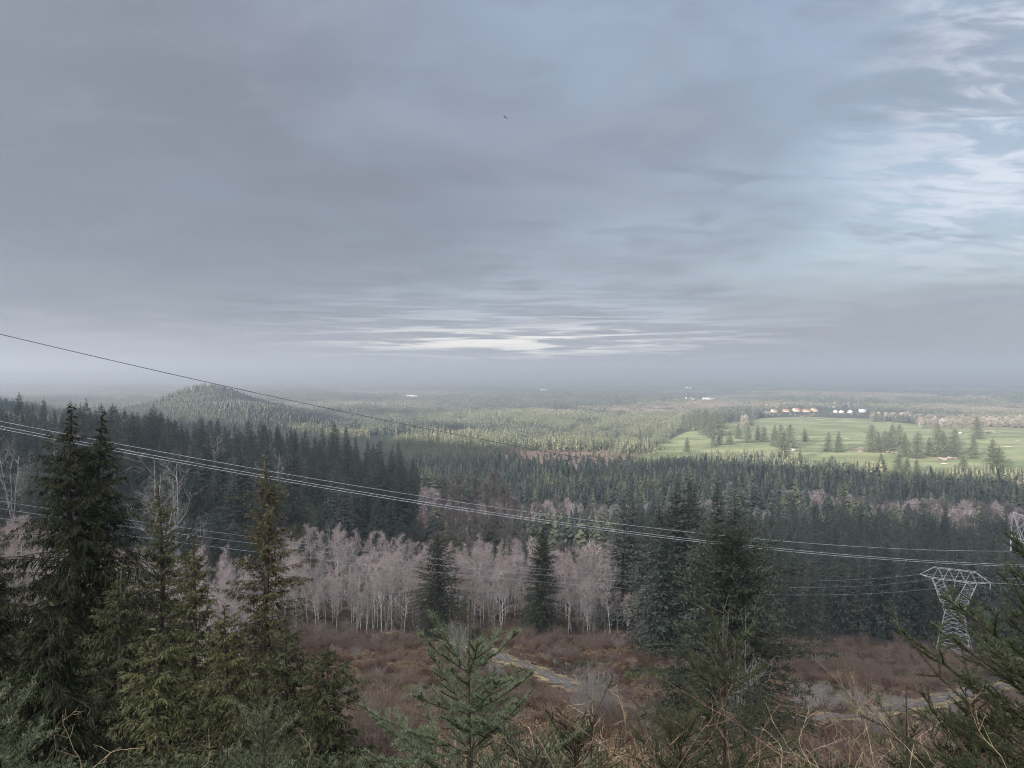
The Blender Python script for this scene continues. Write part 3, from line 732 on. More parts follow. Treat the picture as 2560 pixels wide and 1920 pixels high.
# valley wood between hillside and golf course
def val_dens(X, Y):
    qx = X / Y
    d = np.where(inside(GOLF, X, Y), 0, 1.0)
    cm_ = np.exp(-((X - cxy[0]) / 130) ** 2 - ((Y - cxy[1]) / 170) ** 2)
    d = np.where(cm_ > .42, .06, d) * np.where(vnoise(X, Y, 27, 21) > .80, .15, 1)
    return d
X, Y = spread_pts(29000, -.75, .72, 400, 1180, val_dens); ok = (X / Y > -.12) | (Y > 625); X, Y = thin(X[ok], Y[ok], 5.9)
ex = (X / Y > .15) & (Y < 540); X, Y = X[~ex], Y[~ex]
patch = vnoise(X, Y, 55, 9) + .25 * (rng.random(len(X)) - .5)
qx = X / Y
pale = (np.exp(-((qx - .29) / .09) ** 2 - ((Y - 600) / 55) ** 2) + np.exp(-((qx - .17) / .05) ** 2 - ((Y - 640) / 60) ** 2)) > .45
bare = ((patch > .70) & (Y < 850)) | ((Y < 530) & (qx < .15) & (patch > .12))
wh = np.where(pale, 11 + rng.integers(0, 2, len(X)), np.where(bare, 7 + rng.integers(0, 4, len(X)), np.where(rng.random(len(X)) < .12 + .45 * vnoise(X, Y, 70, 14), 4 + rng.integers(0, 3, len(X)), rng.integers(0, 4, len(X)))))
hgt = np.interp(Y, [400, 560, 800, 1100], [1.15, 1.15, .95, .78]) * (rng.uniform(.55, 1.3, len(X)) * (.8 + .4 * vnoise(X, Y, 34, 12)))
hgt = np.where(bare | pale, hgt * .85, hgt)
scatter('valley_forest', np.c_[X, Y, gh(X, Y) - .3], wh, rng.random(len(X)) * 6.28, np.c_[(hgt * rng.uniform(.8, 1.35, len(X)))[:, None].repeat(2, 1), hgt], KP, 'dense younger wood filling the valley below the hillside', 'forest')

# ------------------------------------------------------------------ dark evergreens: the stand on the spur (left) and the tall wood (right)
def stand_points(n, qlo, qhi, ylo, yhi, d, dens=None):
    X, Y = spread_pts(n, qlo, qhi, ylo, yhi, dens); return thin(X, Y, d)
X, Y = stand_points(4200, -.58, -.125, 280, 640, 7.2, lambda X, Y: np.where((X / Y > -.31) & (Y < 338), 0, 1) * np.where(vnoise(X, Y, 24, 4) > .64, .12, 1))
o_ = np.argsort(Y); X, Y = X[o_], Y[o_]
NI = 150
for i in range(min(NI, len(X))):
    hh = rng.uniform(15, 40) * (.72 if Y[i] < 330 else 1) * (.75 + .5 * float(vnoise(X[i], Y[i], 26, 7)))
    tree('fir_tree', FIR[rng.integers(0, 6)], (X[i], Y[i], gh(X[i], Y[i]) - .3), rng.random() * 6.28, (hh / 30 * (s_ := rng.uniform(.8, 1.4)), hh / 30 * s_, hh / 30), 'dark fir in the dense stand on the spur above the grey-pink alders', 'fir tree', 'dark firs on the spur')
XL, YL = X[NI:], Y[NI:]
X2, Y2 = spread_pts(1100, -.74, -.44, 285, 780, lambda X, Y: np.where((X / Y > -.56) & (Y < 430), 0, 1)); X2, Y2 = thin(X2, Y2, 8.5)
X = np.r_[XL, X2]; Y = np.r_[YL, Y2]
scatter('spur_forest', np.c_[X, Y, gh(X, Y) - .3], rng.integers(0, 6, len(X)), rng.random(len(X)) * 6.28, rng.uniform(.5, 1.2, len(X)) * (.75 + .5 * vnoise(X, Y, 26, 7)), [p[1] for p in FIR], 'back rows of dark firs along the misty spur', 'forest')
X, Y = stand_points(2600, .16, .72, 285, 540, 7.6)
ok = ~((np.hypot(X - 172, Y - 300) < 26) | ((X > 120) & (Y < 318)))
X, Y = X[ok], Y[ok]; o_ = np.argsort(Y); X, Y = X[o_], Y[o_]
NR = 150
for i in range(min(NR, len(X))):
    hh = rng.uniform(25, 44) * (.8 + .4 * float(vnoise(X[i], Y[i], 22, 3)))
    tree('fir_tree', FIR[rng.integers(0, 6)], (X[i], Y[i], gh(X[i], Y[i]) - .3), rng.random() * 6.28, (hh / 30 * (s_ := rng.uniform(.8, 1.3)), hh / 30 * s_, hh / 30), 'tall dark fir in the wood behind the steel pylon', 'fir tree', 'tall firs behind the pylon')
X, Y = X[NR:], Y[NR:]
scatter('tall_forest', np.c_[X, Y, gh(X, Y) - .3], rng.integers(0, 6, len(X)), rng.random(len(X)) * 6.28, rng.uniform(.95, 1.4, len(X)), [p[1] for p in FIR], 'back rows of the tall dark fir wood', 'forest')
# tall clump over the clearing, each placed by its top
def by_top(px, py, Yv):
    Xv = (px - CX) / F_PX * Yv; zg = float(gh(Xv, Yv)); return Xv, zg, -(py - EYE) / F_PX * Yv - zg
CL = [(1558, 1246, 262, 'fir of the clump, narrow and standing at its alder end'), (1583, 1249, 275, 'slim fir just beside the alder end of the tall clump'), (1638, 1255, 215, 'pointed shorter fir at the near edge of the tall clump'),
      (1685, 1208, 212, 'tall ragged fir, second highest of the clump over the clearing'), (1726, 1192, 206, 'highest fir of the clump over the clearing'), (1795, 1203, 214, 'tall fir of the clump right behind the broad dark fir'),
      (1851, 1221, 222, 'tall thin-topped fir closing the clump on the pylon side'), (1660, 1300, 200, 'broad low fir in front of the tall clump, beside the alders'), (1765, 1290, 196, 'fir filling the middle of the tall clump'), (1892, 1268, 235, 'fir between the tall clump and the wood behind the pylon')]
for j, (px, py, Yv, lb) in enumerate(CL):
    Xv, zg, hh = by_top(px, py, Yv)
    tree('fir_tree', FIR[j % 6], (Xv, Yv, zg - .3), j * 1.3, (hh / 30 * 1.28, hh / 30 * 1.28, hh / 30), lb, 'fir tree')
# two lone firs among the alders
FIRW = [tree_proto('lone_fir', conifer(150 + i, 30, R, base=0.02, gap=.5, per=8, k2=13, k3=4, droop=.25, rise=.5, spray=1.2, width=.34, hang=.2, shape=.82, jitter=.16), 'bark_dark', 'fir_near') for i, R in enumerate((12.0, 7.6))]
for (px, py, Yv, lb, pi_) in ((1094, 1325, 238, 'broad dark conical fir standing alone in front of the alder grove', 0), (1352, 1313, 244, 'narrow dark fir standing alone in the middle of the alder grove', 1)):
    Xv, zg, hh = by_top(px, py, Yv); tree('fir_tree', FIRW[pi_], (Xv, Yv, zg - .2), 1.0 + pi_, hh / 30, lb, 'fir tree')

# ------------------------------------------------------------------ alder grove
X, Y = stand_points(3000, -.31, .175, 246, 338, 5.6)
ok = (np.hypot(X + 23, Y - 240) > 13) & (np.hypot(X - 9, Y - 246) > 9); X, Y = X[ok], Y[ok]
o_ = np.argsort(Y); X, Y = X[o_], Y[o_]; NA_ = 215
for i in range(min(NA_, len(X))):
    tree('alder_tree', ALD[rng.integers(0, 6)], (X[i], Y[i], gh(X[i], Y[i]) - .2), rng.random() * 6.28, (s_ := rng.uniform(.62, 1.15), s_, s_ * rng.uniform(.9, 1.3)), 'bare alder with pale trunk and pinkish twigs in the grove beyond the clearing', 'alder tree', 'alders of the grove', 'twigs')
XA, YA = X[NA_:], Y[NA_:]
Xm, Ym = stand_points(60, -.29, .17, 243, 262, 5.0)
for j in range(min(22, len(Xm))):
    if min(np.hypot(Xm[j] + 23, Ym[j] - 240), np.hypot(Xm[j] - 9, Ym[j] - 246)) > 11:
        tree('bare_tree', PAL[j % 3], (Xm[j], Ym[j], gh(Xm[j], Ym[j]) - .2), j * 1.9, (s_ := rng.uniform(.45, .8), s_, s_ * rng.uniform(1.0, 1.35)), 'lichen-white crooked bare tree along the front of the alder grove', 'bare tree', 'white bare trees before the alder grove', 'twigs')
X, Y = stand_points(1600, -.72, -.31, 185, 275, 7.0); NB = 70
o_ = np.argsort(Y); X, Y = X[o_], Y[o_]
for i in range(min(NB, len(X))):
    tree('alder_tree', ALD[rng.integers(0, 6)], (X[i], Y[i], gh(X[i], Y[i]) - .2), rng.random() * 6.28, rng.uniform(.7, 1.1), 'bare pinkish alder on the slope behind the hemlocks and cedars', 'alder tree', 'alders behind the hemlocks', 'twigs')
X = np.r_[XA, X[NB:]]; Y = np.r_[YA, Y[NB:]]
def alder_kind(seed):
    (tv, tf_), (cv, cf, ct) = bare_tree(seed, 18, 3.7, nlimb=20, k2=6, k3=6, k4=10, first=.33, up=.95, twig=.8, tw=.030, crook=.085, low=.12, limb_r=1.5)
    return joined([(tv, tf_, np.full(len(tv), .5), 'bark_alder'), (cv, cf, ct, 'twig_pink')])
scatter('alder_wood', np.c_[X, Y, gh(X, Y) - .2], rng.integers(0, 3, len(X)), rng.random(len(X)) * 6.28, rng.uniform(.85, 1.2, len(X)), [alder_kind(260 + i) for i in range(3)], 'back of the bare alder woods on the slope', 'forest')
# brown cottonwoods behind the grove, pale maples on the left
for j, (px, py, Yv) in enumerate(((1105, 1195, 430), (1150, 1178, 440), (1190, 1172, 452), (1232, 1180, 436), (1262, 1200, 425), (1130, 1215, 415), (1215, 1205, 420), (1290, 1235, 410))):
    Xv, zg, hh = by_top(px, py, Yv); tree('cottonwood_tree', BRN[j % 3], (Xv, Yv, zg - .2), j * 2.1, hh / 28 * .98, 'tall bare brown tree with dark trunk rising behind the alder grove', 'bare tree', 'brown trees behind the grove', 'twigs')
Xm, Ym = stand_points(60, -.60, -.20, 300, 430, 22)
for j in range(min(26, len(Xm))):
    tree('bare_tree', (BRN + PAL)[j % 5], (Xm[j], Ym[j], gh(Xm[j], Ym[j]) - .2), j * 1.9, rng.uniform(.75, 1.0) * (1 if j % 5 < 3 else 1.35), 'bare grey tree mixed in among the dark spur firs', 'bare tree', 'bare trees among the spur firs', 'twigs')
for j, (px, py, Yv, lb) in enumerate(((30, 1105, 330, 'pale bare maple with white spreading limbs, leftmost above the pink alders'), (85, 1130, 345, 'pale bare maple just beside the hemlock tops'), (330, 1030, 470, 'grey bare tree with brushy upright top behind the second hemlock spire'), (290, 1045, 455, 'thin grey bare tree right of the hemlock tops'),
                                      (390, 1150, 300, 'pale forked maple between the hemlocks and the brown cedar'), (440, 1165, 310, 'pale bare maple with two steep limbs near the brown cedar'), (545, 1090, 420, 'bare maple in front of the dark spur firs'), (690, 1130, 400, 'bare pale maple showing right of the brown cedar top'))):
    Xv, zg, hh = by_top(px, py, Yv); hh = max(hh, 14); tree('maple_tree', PAL[j % 3], (Xv, Yv, zg - .2), j * 1.7, hh / 18, lb, 'maple tree', crown_name='twigs')

# ------------------------------------------------------------------ golf course trees
GT = [(455, 270, 165), (375, 355, 250), (440, 380, 260), (500, 365, 260), (540, 375, 270), (610, 400, 255), (650, 410, 255), (668, 510, 290), (710, 415, 250), (805, 372, 280), (955, 435, 305), (1020, 440, 300), (1240, 440, 250), (1275, 425, 310), (1320, 440, 295), (1365, 440, 250), (1412, 400, 255), (1450, 470, 310), (1530, 480, 300), (1610, 460, 335), (1665, 470, 250), (1700, 470, 300), (1765, 480, 280), (1890, 485, 310), (1912, 355, 205), (2020, 605, 345), (2062, 600, 400), (1825, 605, 455), (1410, 605, 445), (1462, 605, 455), (1525, 605, 480), (1305, 600, 440), (1205, 600, 490), (925, 585, 470), (980, 585, 455), (775, 540, 415), (1080, 610, 520), (1615, 610, 520), (25, 290, 185), (60, 300, 180), (95, 290, 160), (125, 300, 150), (170, 330, 150), (200, 350, 180), (240, 330, 160), (265, 290, 170), (215, 400, 310), (255, 395, 300), (320, 390, 295), (45, 440, 335), (2200, 610, 525), (645, 195, 130), (1260, 245, 165), (1300, 248, 155), (1400, 248, 190), (1440, 248, 190)]
ords = 'first second third fourth fifth sixth seventh eighth ninth tenth'.split()
GL = {0: 'tall fir behind the scattered firs, near the far edge of the turf, left side', 8: 'dark narrow fir at the right end of the clump of four on the turf', 9: 'small lone fir in the middle of the golf course turf', 10: 'left fir of the isolated pair on the open turf', 11: 'right fir of the isolated pair on the open turf',
      24: 'tall dark fir standing apart near the bare grey grove on the far turf', 25: 'largest broad fir at the near right edge of the golf course', 26: 'fir leaning on the largest broad fir at the near right edge', 27: 'dark layered fir at the near edge of the turf, right of the green', 51: 'lone dark fir standing among the rust-roofed houses', 49: 'pale fir at the left tip of the golf course turf', 50: 'fir at the far right picture edge below the turf', 7: 'large pale fir in front of the clump of four on the turf', 35: 'slim fir at the near turf edge beside the small white hut', 23: 'slim pale fir right of the sunlit row on the turf'}
for j, (bx, by, ty) in enumerate(GT):
    px, py, pt = 1700 + bx / 2.572, 960 + by / 2.572, 960 + ty / 2.572
    Xv, Yv = plain(px, py); hh = (py - pt) / F_PX * Yv
    e = tree('fir_tree', FIRP[j % 6], (Xv, Yv, float(gh(Xv, Yv)) - .2), j * 1.1, (hh / 30 * (s_ := 1.75 + .5 * ((j * 37) % 10) / 10), hh / 30 * s_, hh / 30), None, 'fir tree')
    if j in GL: prop(e, GL[j])
    elif j < 7: prop(e, 'sunlit fir in the loose group on the left half of the golf course', group='firs on the left half of the golf course')
    elif 12 <= j <= 22: prop(e, 'sunlit fir in the row across the right half of the golf course', group='fir row on the right half of the golf course')
    elif 28 <= j <= 37: prop(e, 'fir along the near edge of the golf course, half sunk in the valley wood', group='firs along the near edge of the golf course')
    elif 38 <= j <= 48: prop(e, 'fir in the dark clump at the left end of the golf course', group='fir clump at the left end of the golf course')
    else: prop(e, 'fir in the dark clump on the far edge of the golf course', group='fir clump on the far edge of the golf course')
# grey bare groves along the far edge of the course
X, Y = [], []
for (x0, x1, y0, y1, n) in ((1525, 1730, 235, 285, 60), (1700, 2240, 240, 292, 150), (1230, 1500, 215, 245, 50), (480, 1220, 150, 166, 90), (560, 1200, 196, 212, 26), (380, 440, 230, 300, 10)):
    for _ in range(n):
        a, b_ = plain(1700 + rng.uniform(x0, x1) / 2.572, 960 + rng.uniform(y0, y1) / 2.572); X.append(a); Y.append(b_)
X, Y = np.array(X), np.array(Y)
scatter('grey_grove', np.c_[X, Y, gh(X, Y)], np.where(rng.random(len(X)) < .8, 8, 12), rng.random(len(X)) * 6.28, np.c_[rng.uniform(1.2, 2.0, (len(X), 1)).repeat(2, 1), rng.uniform(.9, 1.5, len(X))] * np.where((Y > 2440) & (Y < 2640), .38, 1)[:, None], KP, 'grey leafless groves along the far edge of the golf course', 'grove')

Xs, Ys = [], []
for (bx, by, rx, n) in ((1150, 432, 60, 26), (1700, 488, 70, 26), (1840, 440, 40, 16), (800, 210, 60, 20), (2000, 318, 80, 20), (1560, 440, 50, 16), (1380, 446, 50, 12)):
    for _ in range(n):
        a, b_ = plain(1700 + (bx + rng.normal(0, rx * .6)) / 2.572, 960 + (by + rng.normal(0, 4)) / 2.572); Xs.append(a); Ys.append(b_)
Xs, Ys = np.array(Xs), np.array(Ys)
scatter('course_scrub', np.c_[Xs, Ys, gh(Xs, Ys)], 7 + rng.integers(0, 4, len(Xs)), rng.random(len(Xs)) * 6.28, np.c_[rng.uniform(.5, 1.1, (len(Xs), 1)).repeat(2, 1), rng.uniform(.12, .3, len(Xs))], KP, 'low brown scrub in patches on the golf course', 'scrub')

# ------------------------------------------------------------------ houses beyond the golf course
M['roof_rust'] = mat_noise('rust_roof', (0.125, 0.080, 0.062), (0.19, 0.125, 0.096), 0.25, lo=.3, hi=.7)
M['roof_grey'] = mat_noise('grey_roof', (0.26, 0.26, 0.27), (0.40, 0.40, 0.41), 0.25)
M['roof_white'] = mat_noise('white_roof', (0.21, 0.21, 0.21), (0.29, 0.29, 0.285), 0.2)
M['wall_tan'] = mat_noise('tan_wall', (0.24, 0.19, 0.15), (0.32, 0.26, 0.21), 0.3)
M['wall_white'] = mat_noise('white_wall', (0.20, 0.196, 0.19), (0.27, 0.266, 0.26), 0.3)
M['pane'] = mat_noise('window_pane', (0.02, 0.024, 0.03), (0.05, 0.055, 0.06), 0.5, rough=0.1, spec=0.5)
def boxm(x0, x1, y0, y1, z0, z1):
    V = np.array([[x, y, z] for z in (z0, z1) for x, y in ((x0, y0), (x1, y0), (x1, y1), (x0, y1))], float)
    q_ = np.array([[0, 3, 2, 1], [4, 5, 6, 7], [0, 1, 5, 4], [1, 2, 6, 5], [2, 3, 7, 6], [3, 0, 4, 7]])
    return V, np.concatenate([q_[:, [0, 1, 2]], q_[:, [0, 2, 3]]])
def gable(Wd, Dp, z, rise, over=1.0, thick=.4):
    a, d = Wd / 2 + over, Dp / 2 + over
    V = []
    for x in (-a, a):
        V += [[x, -d, z - .3], [x, 0, z + rise], [x, d, z - .3], [x, -d, z - .3 + thick], [x, 0, z + rise + thick], [x, d, z - .3 + thick]]
    V = np.array(V)
    Fq = [[3, 9, 10, 4], [4, 10, 11, 5], [0, 1, 7, 6], [1, 2, 8, 7], [0, 6, 9, 3], [2, 5, 11, 8], [0, 3, 4, 1], [1, 4, 5, 2], [6, 7, 10, 9], [7, 8, 11, 10]]
    Fq = np.array(Fq); return V, np.concatenate([Fq[:, [0, 1, 2]], Fq[:, [0, 2, 3]]])
def house(px, py, Wd, Dp, hw, rise, roof, wall, label, rz=0.0, name='house', cat='house'):
    Xv, Yv = plain(px, py); e = empty(name, (Xv, Yv, float(gh(Xv, Yv))), rz); prop(e, label, cat)
    V, Fc = boxm(-Wd / 2, Wd / 2, -Dp / 2, Dp / 2, -.5, hw); link('wall', mesh('wall', V, Fc, M[wall]), e)
    g = np.array([[-Wd / 2 + .02, -Dp / 2 + .02, hw], [-Wd / 2 + .02, Dp / 2 - .02, hw], [-Wd / 2 + .02, 0, hw + rise * .98], [Wd / 2 - .02, -Dp / 2 + .02, hw], [Wd / 2 - .02, Dp / 2 - .02, hw], [Wd / 2 - .02, 0, hw + rise * .98]])
    link('gable', mesh('gable', g, [[0, 2, 1], [3, 4, 5]], M[wall]), e)
    V, Fc = gable(Wd, Dp, hw, rise); r = link('roof', mesh('roof', V, Fc, M[roof]), e)
    nw = max(2, int(Wd / 7))
    for i in range(nw):
        x = -Wd / 2 + (i + .5) * Wd / nw
        V, Fc = boxm(x - 1.0, x + 1.0, -Dp / 2 - .06, -Dp / 2 + .05, hw * .35, hw * .78); link('window', mesh('window', V, Fc, M['pane']), e)
    return e
HS = [(1937, 1031, 30, 18, 5.5, 6.5, 'roof_rust', 'wall_tan', 'rust-roofed house, leftmost of the row beyond the golf course', .5), (1964, 1030, 26, 18, 5.5, 6, 'roof_rust', 'wall_tan', 'rust-roofed house just right of the lone fir among the houses', -.3), (1994, 1029, 36, 20, 6, 8, 'roof_rust', 'wall_tan', 'largest rust-roofed house, middle of the row beyond the golf course', .4),
      (2016, 1030, 26, 16, 5, 5.5, 'roof_rust', 'wall_tan', 'low rust-roofed house between the two larger ones', -.2), (2038, 1029, 32, 18, 6, 7, 'roof_rust', 'wall_tan', 'rust-roofed house, rightmost of the rust-coloured roofs', .45), (1918, 1034, 20, 12, 4, 4, 'roof_white', 'wall_white', 'small white shed at the left end of the house row', .1),
      (2090, 1032, 18, 13, 5, 5.5, 'roof_white', 'wall_white', 'white house, leftmost of the white group beyond the golf course', .7), (2105, 1033, 18, 13, 5, 5.5, 'roof_white', 'wall_white', 'white house, second of the white group', .6), (2127, 1033, 19, 14, 5, 6, 'roof_white', 'wall_white', 'white house, third of the white group', .7), (2157, 1031, 24, 16, 7, 5, 'roof_grey', 'wall_white', 'grey-roofed white house at the right end of the house row', .2),
      (1725, 1001, 60, 30, 9, 8, 'roof_white', 'wall_white', 'white barn in the far woods above the fir clump', .2), (1772, 1000, 70, 26, 8, 6, 'roof_white', 'wall_white', 'long white shed in the far woods, right of the white barn', .1), (1366, 984, 95, 40, 14, 12, 'roof_white', 'wall_white', 'far white farm building alone in the woods near the horizon', .2), (1722, 977, 60, 40, 22, 10, 'roof_white', 'wall_white', 'tiny white building on the hazy horizon woods', .2),
      (1032, 992, 75, 26, 9, 7, 'roof_grey', 'wall_tan', 'long low tan shed far off in the left woods', .1), (1985, 1128, 7, 4, 2.6, 1.4, 'roof_white', 'wall_white', 'small white hut on the near turf beside the slim fir', .3), (2402, 1085, 8, 5, 2.8, 1.6, 'roof_white', 'wall_white', 'small white hut on the right part of the turf', .3)]
for h_ in HS: house(*h_)
# sand bunkers: shallow pale dishes in the turf
M['sand'] = mat_noise('bunker_sand', (0.50, 0.46, 0.37), (0.62, 0.57, 0.47), .2)
for j, (bx, by, rx, ry) in enumerate(((900, 230, 40, 7), (1065, 231, 9, 5), (1070, 352, 18, 8), (885, 452, 12, 6), (2180, 370, 14, 7), (2110, 408, 22, 6), (420, 435, 9, 6), (905, 370, 8, 5), (1700, 518, 20, 7))):
    Xv, Yv = plain(1700 + bx / 2.572, 960 + by / 2.572); rx_ = rx / 2.572 / F_PX * Yv; ry_ = ry * 1.2
    a = np.arange(14) * 2 * pi / 14; V = [[Xv, Yv, float(gh(Xv, Yv)) + 1.15]] + [[Xv + rx_ * cos(t_) * (1 + .2 * sin(3 * t_ + j)), Yv + ry_ * sin(t_), float(gh(Xv, Yv)) + 1.25] for t_ in a]
    Fc = [[0, 1 + i, 1 + (i + 1) % 14] for i in range(14)]
    prop(link('sand_bunker', mesh('sand_bunker', V, Fc, M['sand'])), 'pale sand bunker set in the golf course turf', 'bunker', 'sand bunkers of the golf course', 'structure')

# ------------------------------------------------------------------ pylons
def beam(p, q_, wd):
    V, Fc = sticks(np.array([p]), np.array([q_]), wd, wd, 4); return V, Fc
def pylon(name, loc, rz, sc, label, wb=.095):
    e = empty(name, loc, rz, sc); prop(e, label, 'pylon', None)
    def piece(nm, pts, wd, parent=e):
        ps = [beam(pts[i], pts[i + 1], wd) for i in range(len(pts) - 1)]
        V, Fc, _ = catm(ps); return link(nm, mesh(nm, V, Fc, M['steel']), parent)
    B, Wv, zW, zB, zT = 6.2, 3.1, 16.5, 29.5, 34.0        # base half width, waist half width, waist, beam and top heights
    ft = {}
    for sx in (-1, 1):
        for sy in (-1, 1):
            base = (sx * B, sy * B * .8, -.6); wa = (sx * Wv, sy * Wv * .75, zW); tp = (sx * 7.6, sy * 1.1, zB)
            piece('leg', [base, wa, tp], wb * 1.35)
            piece('inner_strut', [(sx * -Wv * .98, sy * Wv * .74, zW + .3), (sx * .1, sy * Wv * .62, 20.2), (sx * 4.2, sy * 1.1, zB)], wb)
    def lp(z):      # half widths of the lower body
        f = z / zW; return B + (Wv - B) * f, B * .8 + (Wv * .75 - B * .8) * f
    lv = [0, 4.8, 9.0, 12.9, zW]
    for i in range(4):
        (x0, y0), (x1, y1) = lp(lv[i]), lp(lv[i + 1])
        for s in (-1, 1):
            piece('brace', [(-x0, s * y0, lv[i]), (x1, s * y1, lv[i + 1])], wb * .7); piece('brace', [(x0, s * y0, lv[i]), (-x1, s * y1, lv[i + 1])], wb * .7)
            piece('brace', [(s * x0, -y0, lv[i]), (s * x1, y1, lv[i + 1])], wb * .7); piece('brace', [(s * x0, y0, lv[i]), (s * x1, -y1, lv[i + 1])], wb * .7)
            piece('strut', [(-x1, s * y1, lv[i + 1]), (x1, s * y1, lv[i + 1])], wb * .75); piece('strut', [(s * x1, -y1, lv[i + 1]), (s * x1, y1, lv[i + 1])], wb * .75)
    # the two arms of the Y: lacing between outer leg and inner strut
    def outer(f, sx, sy): return (sx * (Wv + (7.6 - Wv) * f), sy * (Wv * .75 + (1.1 - Wv * .75) * f), zW + (zB - zW) * f)
    def inner(f, sx, sy):
        z = zW + (zB - zW) * f
        if z < 20.2: return (sx * (-Wv * .98 + (z - zW - .3) / 3.4 * (Wv + .1)), sy * Wv * .7, z)
        g = (z - 20.2) / (zB - 20.2); return (sx * (.1 + 4.1 * g), sy * (Wv * .62 + (1.1 - Wv * .62) * g), z)
    fr = [.30, .46, .62, .80, 1.0]
    for sx in (-1, 1):
        for sy in (-1, 1):
            for i in range(4):
                piece('brace', [outer(fr[i], sx, sy), inner(fr[i + 1], sx, sy)], wb * .65); piece('strut', [inner(fr[i], sx, sy), outer(fr[i], sx, sy)], wb * .65)
        for i in range(4):
            piece('brace', [outer(fr[i], sx, -1), outer(fr[i + 1], sx, 1)], wb * .6)
    # bridge between the arms, with cantilevered ends
    for sy in (-1, 1):
        piece('lower_chord', [(-11.8, 0, zB + .9), (-7.6, sy * 1.1, zB), (7.6, sy * 1.1, zB), (11.8, 0, zB + .9)], wb * 1.1)
        piece('upper_chord', [(-11.8, 0, zB + 1.0), (-7.0, sy * .9, zT), (7.0, sy * .9, zT), (11.8, 0, zB + 1.0)], wb)
        xs = np.linspace(-7.4, 7.4, 9)
        for i in range(8):
            za, zb_ = (zB, zT) if i % 2 == 0 else (zT, zB); piece('brace', [(xs[i], sy * 1.0, za), (xs[i + 1], sy * 1.0, zb_)], wb * .7)
    for x in np.linspace(-7.4, 7.4, 6): piece('strut', [(x, -1, zB), (x, 1, zB)], wb * .6); piece('strut', [(x * .94, -.9, zT), (x * .94, .9, zT)], wb * .6)
    for s in (-1, 1): piece('brace', [(s * 9.7, 0, zB + .45), (s * 8.4, 0, zT - 1.0)], wb * .6)
    return e
def insulator(e, p, q_, n=14, r=.20, name='insulator_string'):
    p, q_ = np.array(p, float), np.array(q_, float); V, Fc = [], []
    P = np.linspace(0, 1, n * 4 + 1); R = np.tile([.05, r, r, .05], n); R = np.r_[R, .05]
    v, f = tube(p + (q_ - p) * P[:, None], R, 8); return link(name, mesh(name, v, f, M['porcelain'], smooth=False), e)
T1 = np.array([172.0, 300.0, float(gh(172, 300))])
py1 = pylon('lattice_pylon', T1, math.atan2(-17, 26), (1.0, 1.0, .95), 'grey steel lattice pylon with wide bridge top at the edge of the fir wood')
T2 = np.array([134.5, 188.0]); z2 = float(gh(*T2)); s2 = (-41.5 - z2) / 30.2
py2 = pylon('lattice_pylon', (T2[0], T2[1], z2), math.atan2(-.905, .425), (1.1, 1.1, s2), 'large steel lattice pylon cut by the right picture edge', .085)
# suspension horn and insulators of the nearer pylon
for s in (-1, 1):
    V, Fc, _ = catm([beam(a, b_, .08) for a, b_ in (((s * 11.6, 0, 30.4), (s * 11.3, 0, 34.6)), ((s * 9.0, .5, 29.9), (s * 11.3, 0, 34.6)), ((s * 9.0, -.5, 29.9), (s * 11.3, 0, 34.6)), ((s * 7.0, 0, 33.9), (s * 11.3, 0, 34.6)), ((s * 10.2, 0, 30.2), (s * 10.1, 0, 32.2)))])
    link('earth_wire_peak', mesh('earth_wire_peak', V, Fc, M['steel']), py2)
    insulator(py2, (s * 11.7, .15, 30.3), (s * 11.7, .15, 27.6), 12, .13); insulator(py2, (s * 11.7, -.15, 30.3), (s * 11.7, -.15, 27.6), 12, .13)
insulator(py2, (0, 0, 29.4), (0, 0, 26.8), 12, .13)
T3 = ((2700 - CX) / F_PX * 430, 430.0); z3 = float(gh(*T3))
pylon('lattice_pylon', (*T3, z3), .1, (1.15, 1.15, 1.62), 'far hazy steel pylon whose flat top shows at the right picture edge', .11)
bpy.context.view_layer.update()

# ------------------------------------------------------------------ overhead lines
def wire_from_px(tab, plan0, plan1, px_ext=None, n=90):
    """tab: (column,row) along the wire, lowest column first; plan0/plan1: the vertical plane it hangs in"""
    tab = np.array(tab, float); p0, p1 = np.array(plan0, float), np.array(plan1, float); d = p1 - p0
    qx = (tab[:, 0] - CX) / F_PX
    s = (qx * p0[1] - p0[0]) / (d[0] - qx * d[1])
    P = p0 + d * s[:, None]; Z = -(tab[:, 1] - EYE) / F_PX * P[:, 1]
    cf = np.polyfit(s, Z, 2)
    return cf, p0, d, s.min(), s.max()
def wire_pts(fit, s0, s1, n=90):
    cf, p0, d, _, _ = fit; s = np.linspace(s0, s1, n); P = p0 + d * s[:, None]
    return np.c_[P, np.polyval(cf, s)]
def wire(name, P, r, mat, label, cat='power line', parent=None):
    V, Fc = tube(P, np.full(len(P), r), 5)
    o = link(name, mesh(name, V, Fc, M[mat], smooth=True), parent)
    return prop(o, label, cat) if parent is None else o
D2_ = lambda x, y: (x * 1.1573, y * 1.1573)
W1 = [D2_(*p) for p in ((0, 722), (300, 790), (600, 858), (900, 925), (1100, 963), (1400, 1010), (1800, 1072), (2170, 1106))]
pk = np.array(py2.matrix_world @ Vector((-11.3, 0, 34.6))); ar = np.array(py2.matrix_world @ Vector((-11.7, 0, 27.6))); md_ = np.array(py2.matrix_world @ Vector((0, 0, 26.8)))
L0 = np.array([-70.0, 105.0])
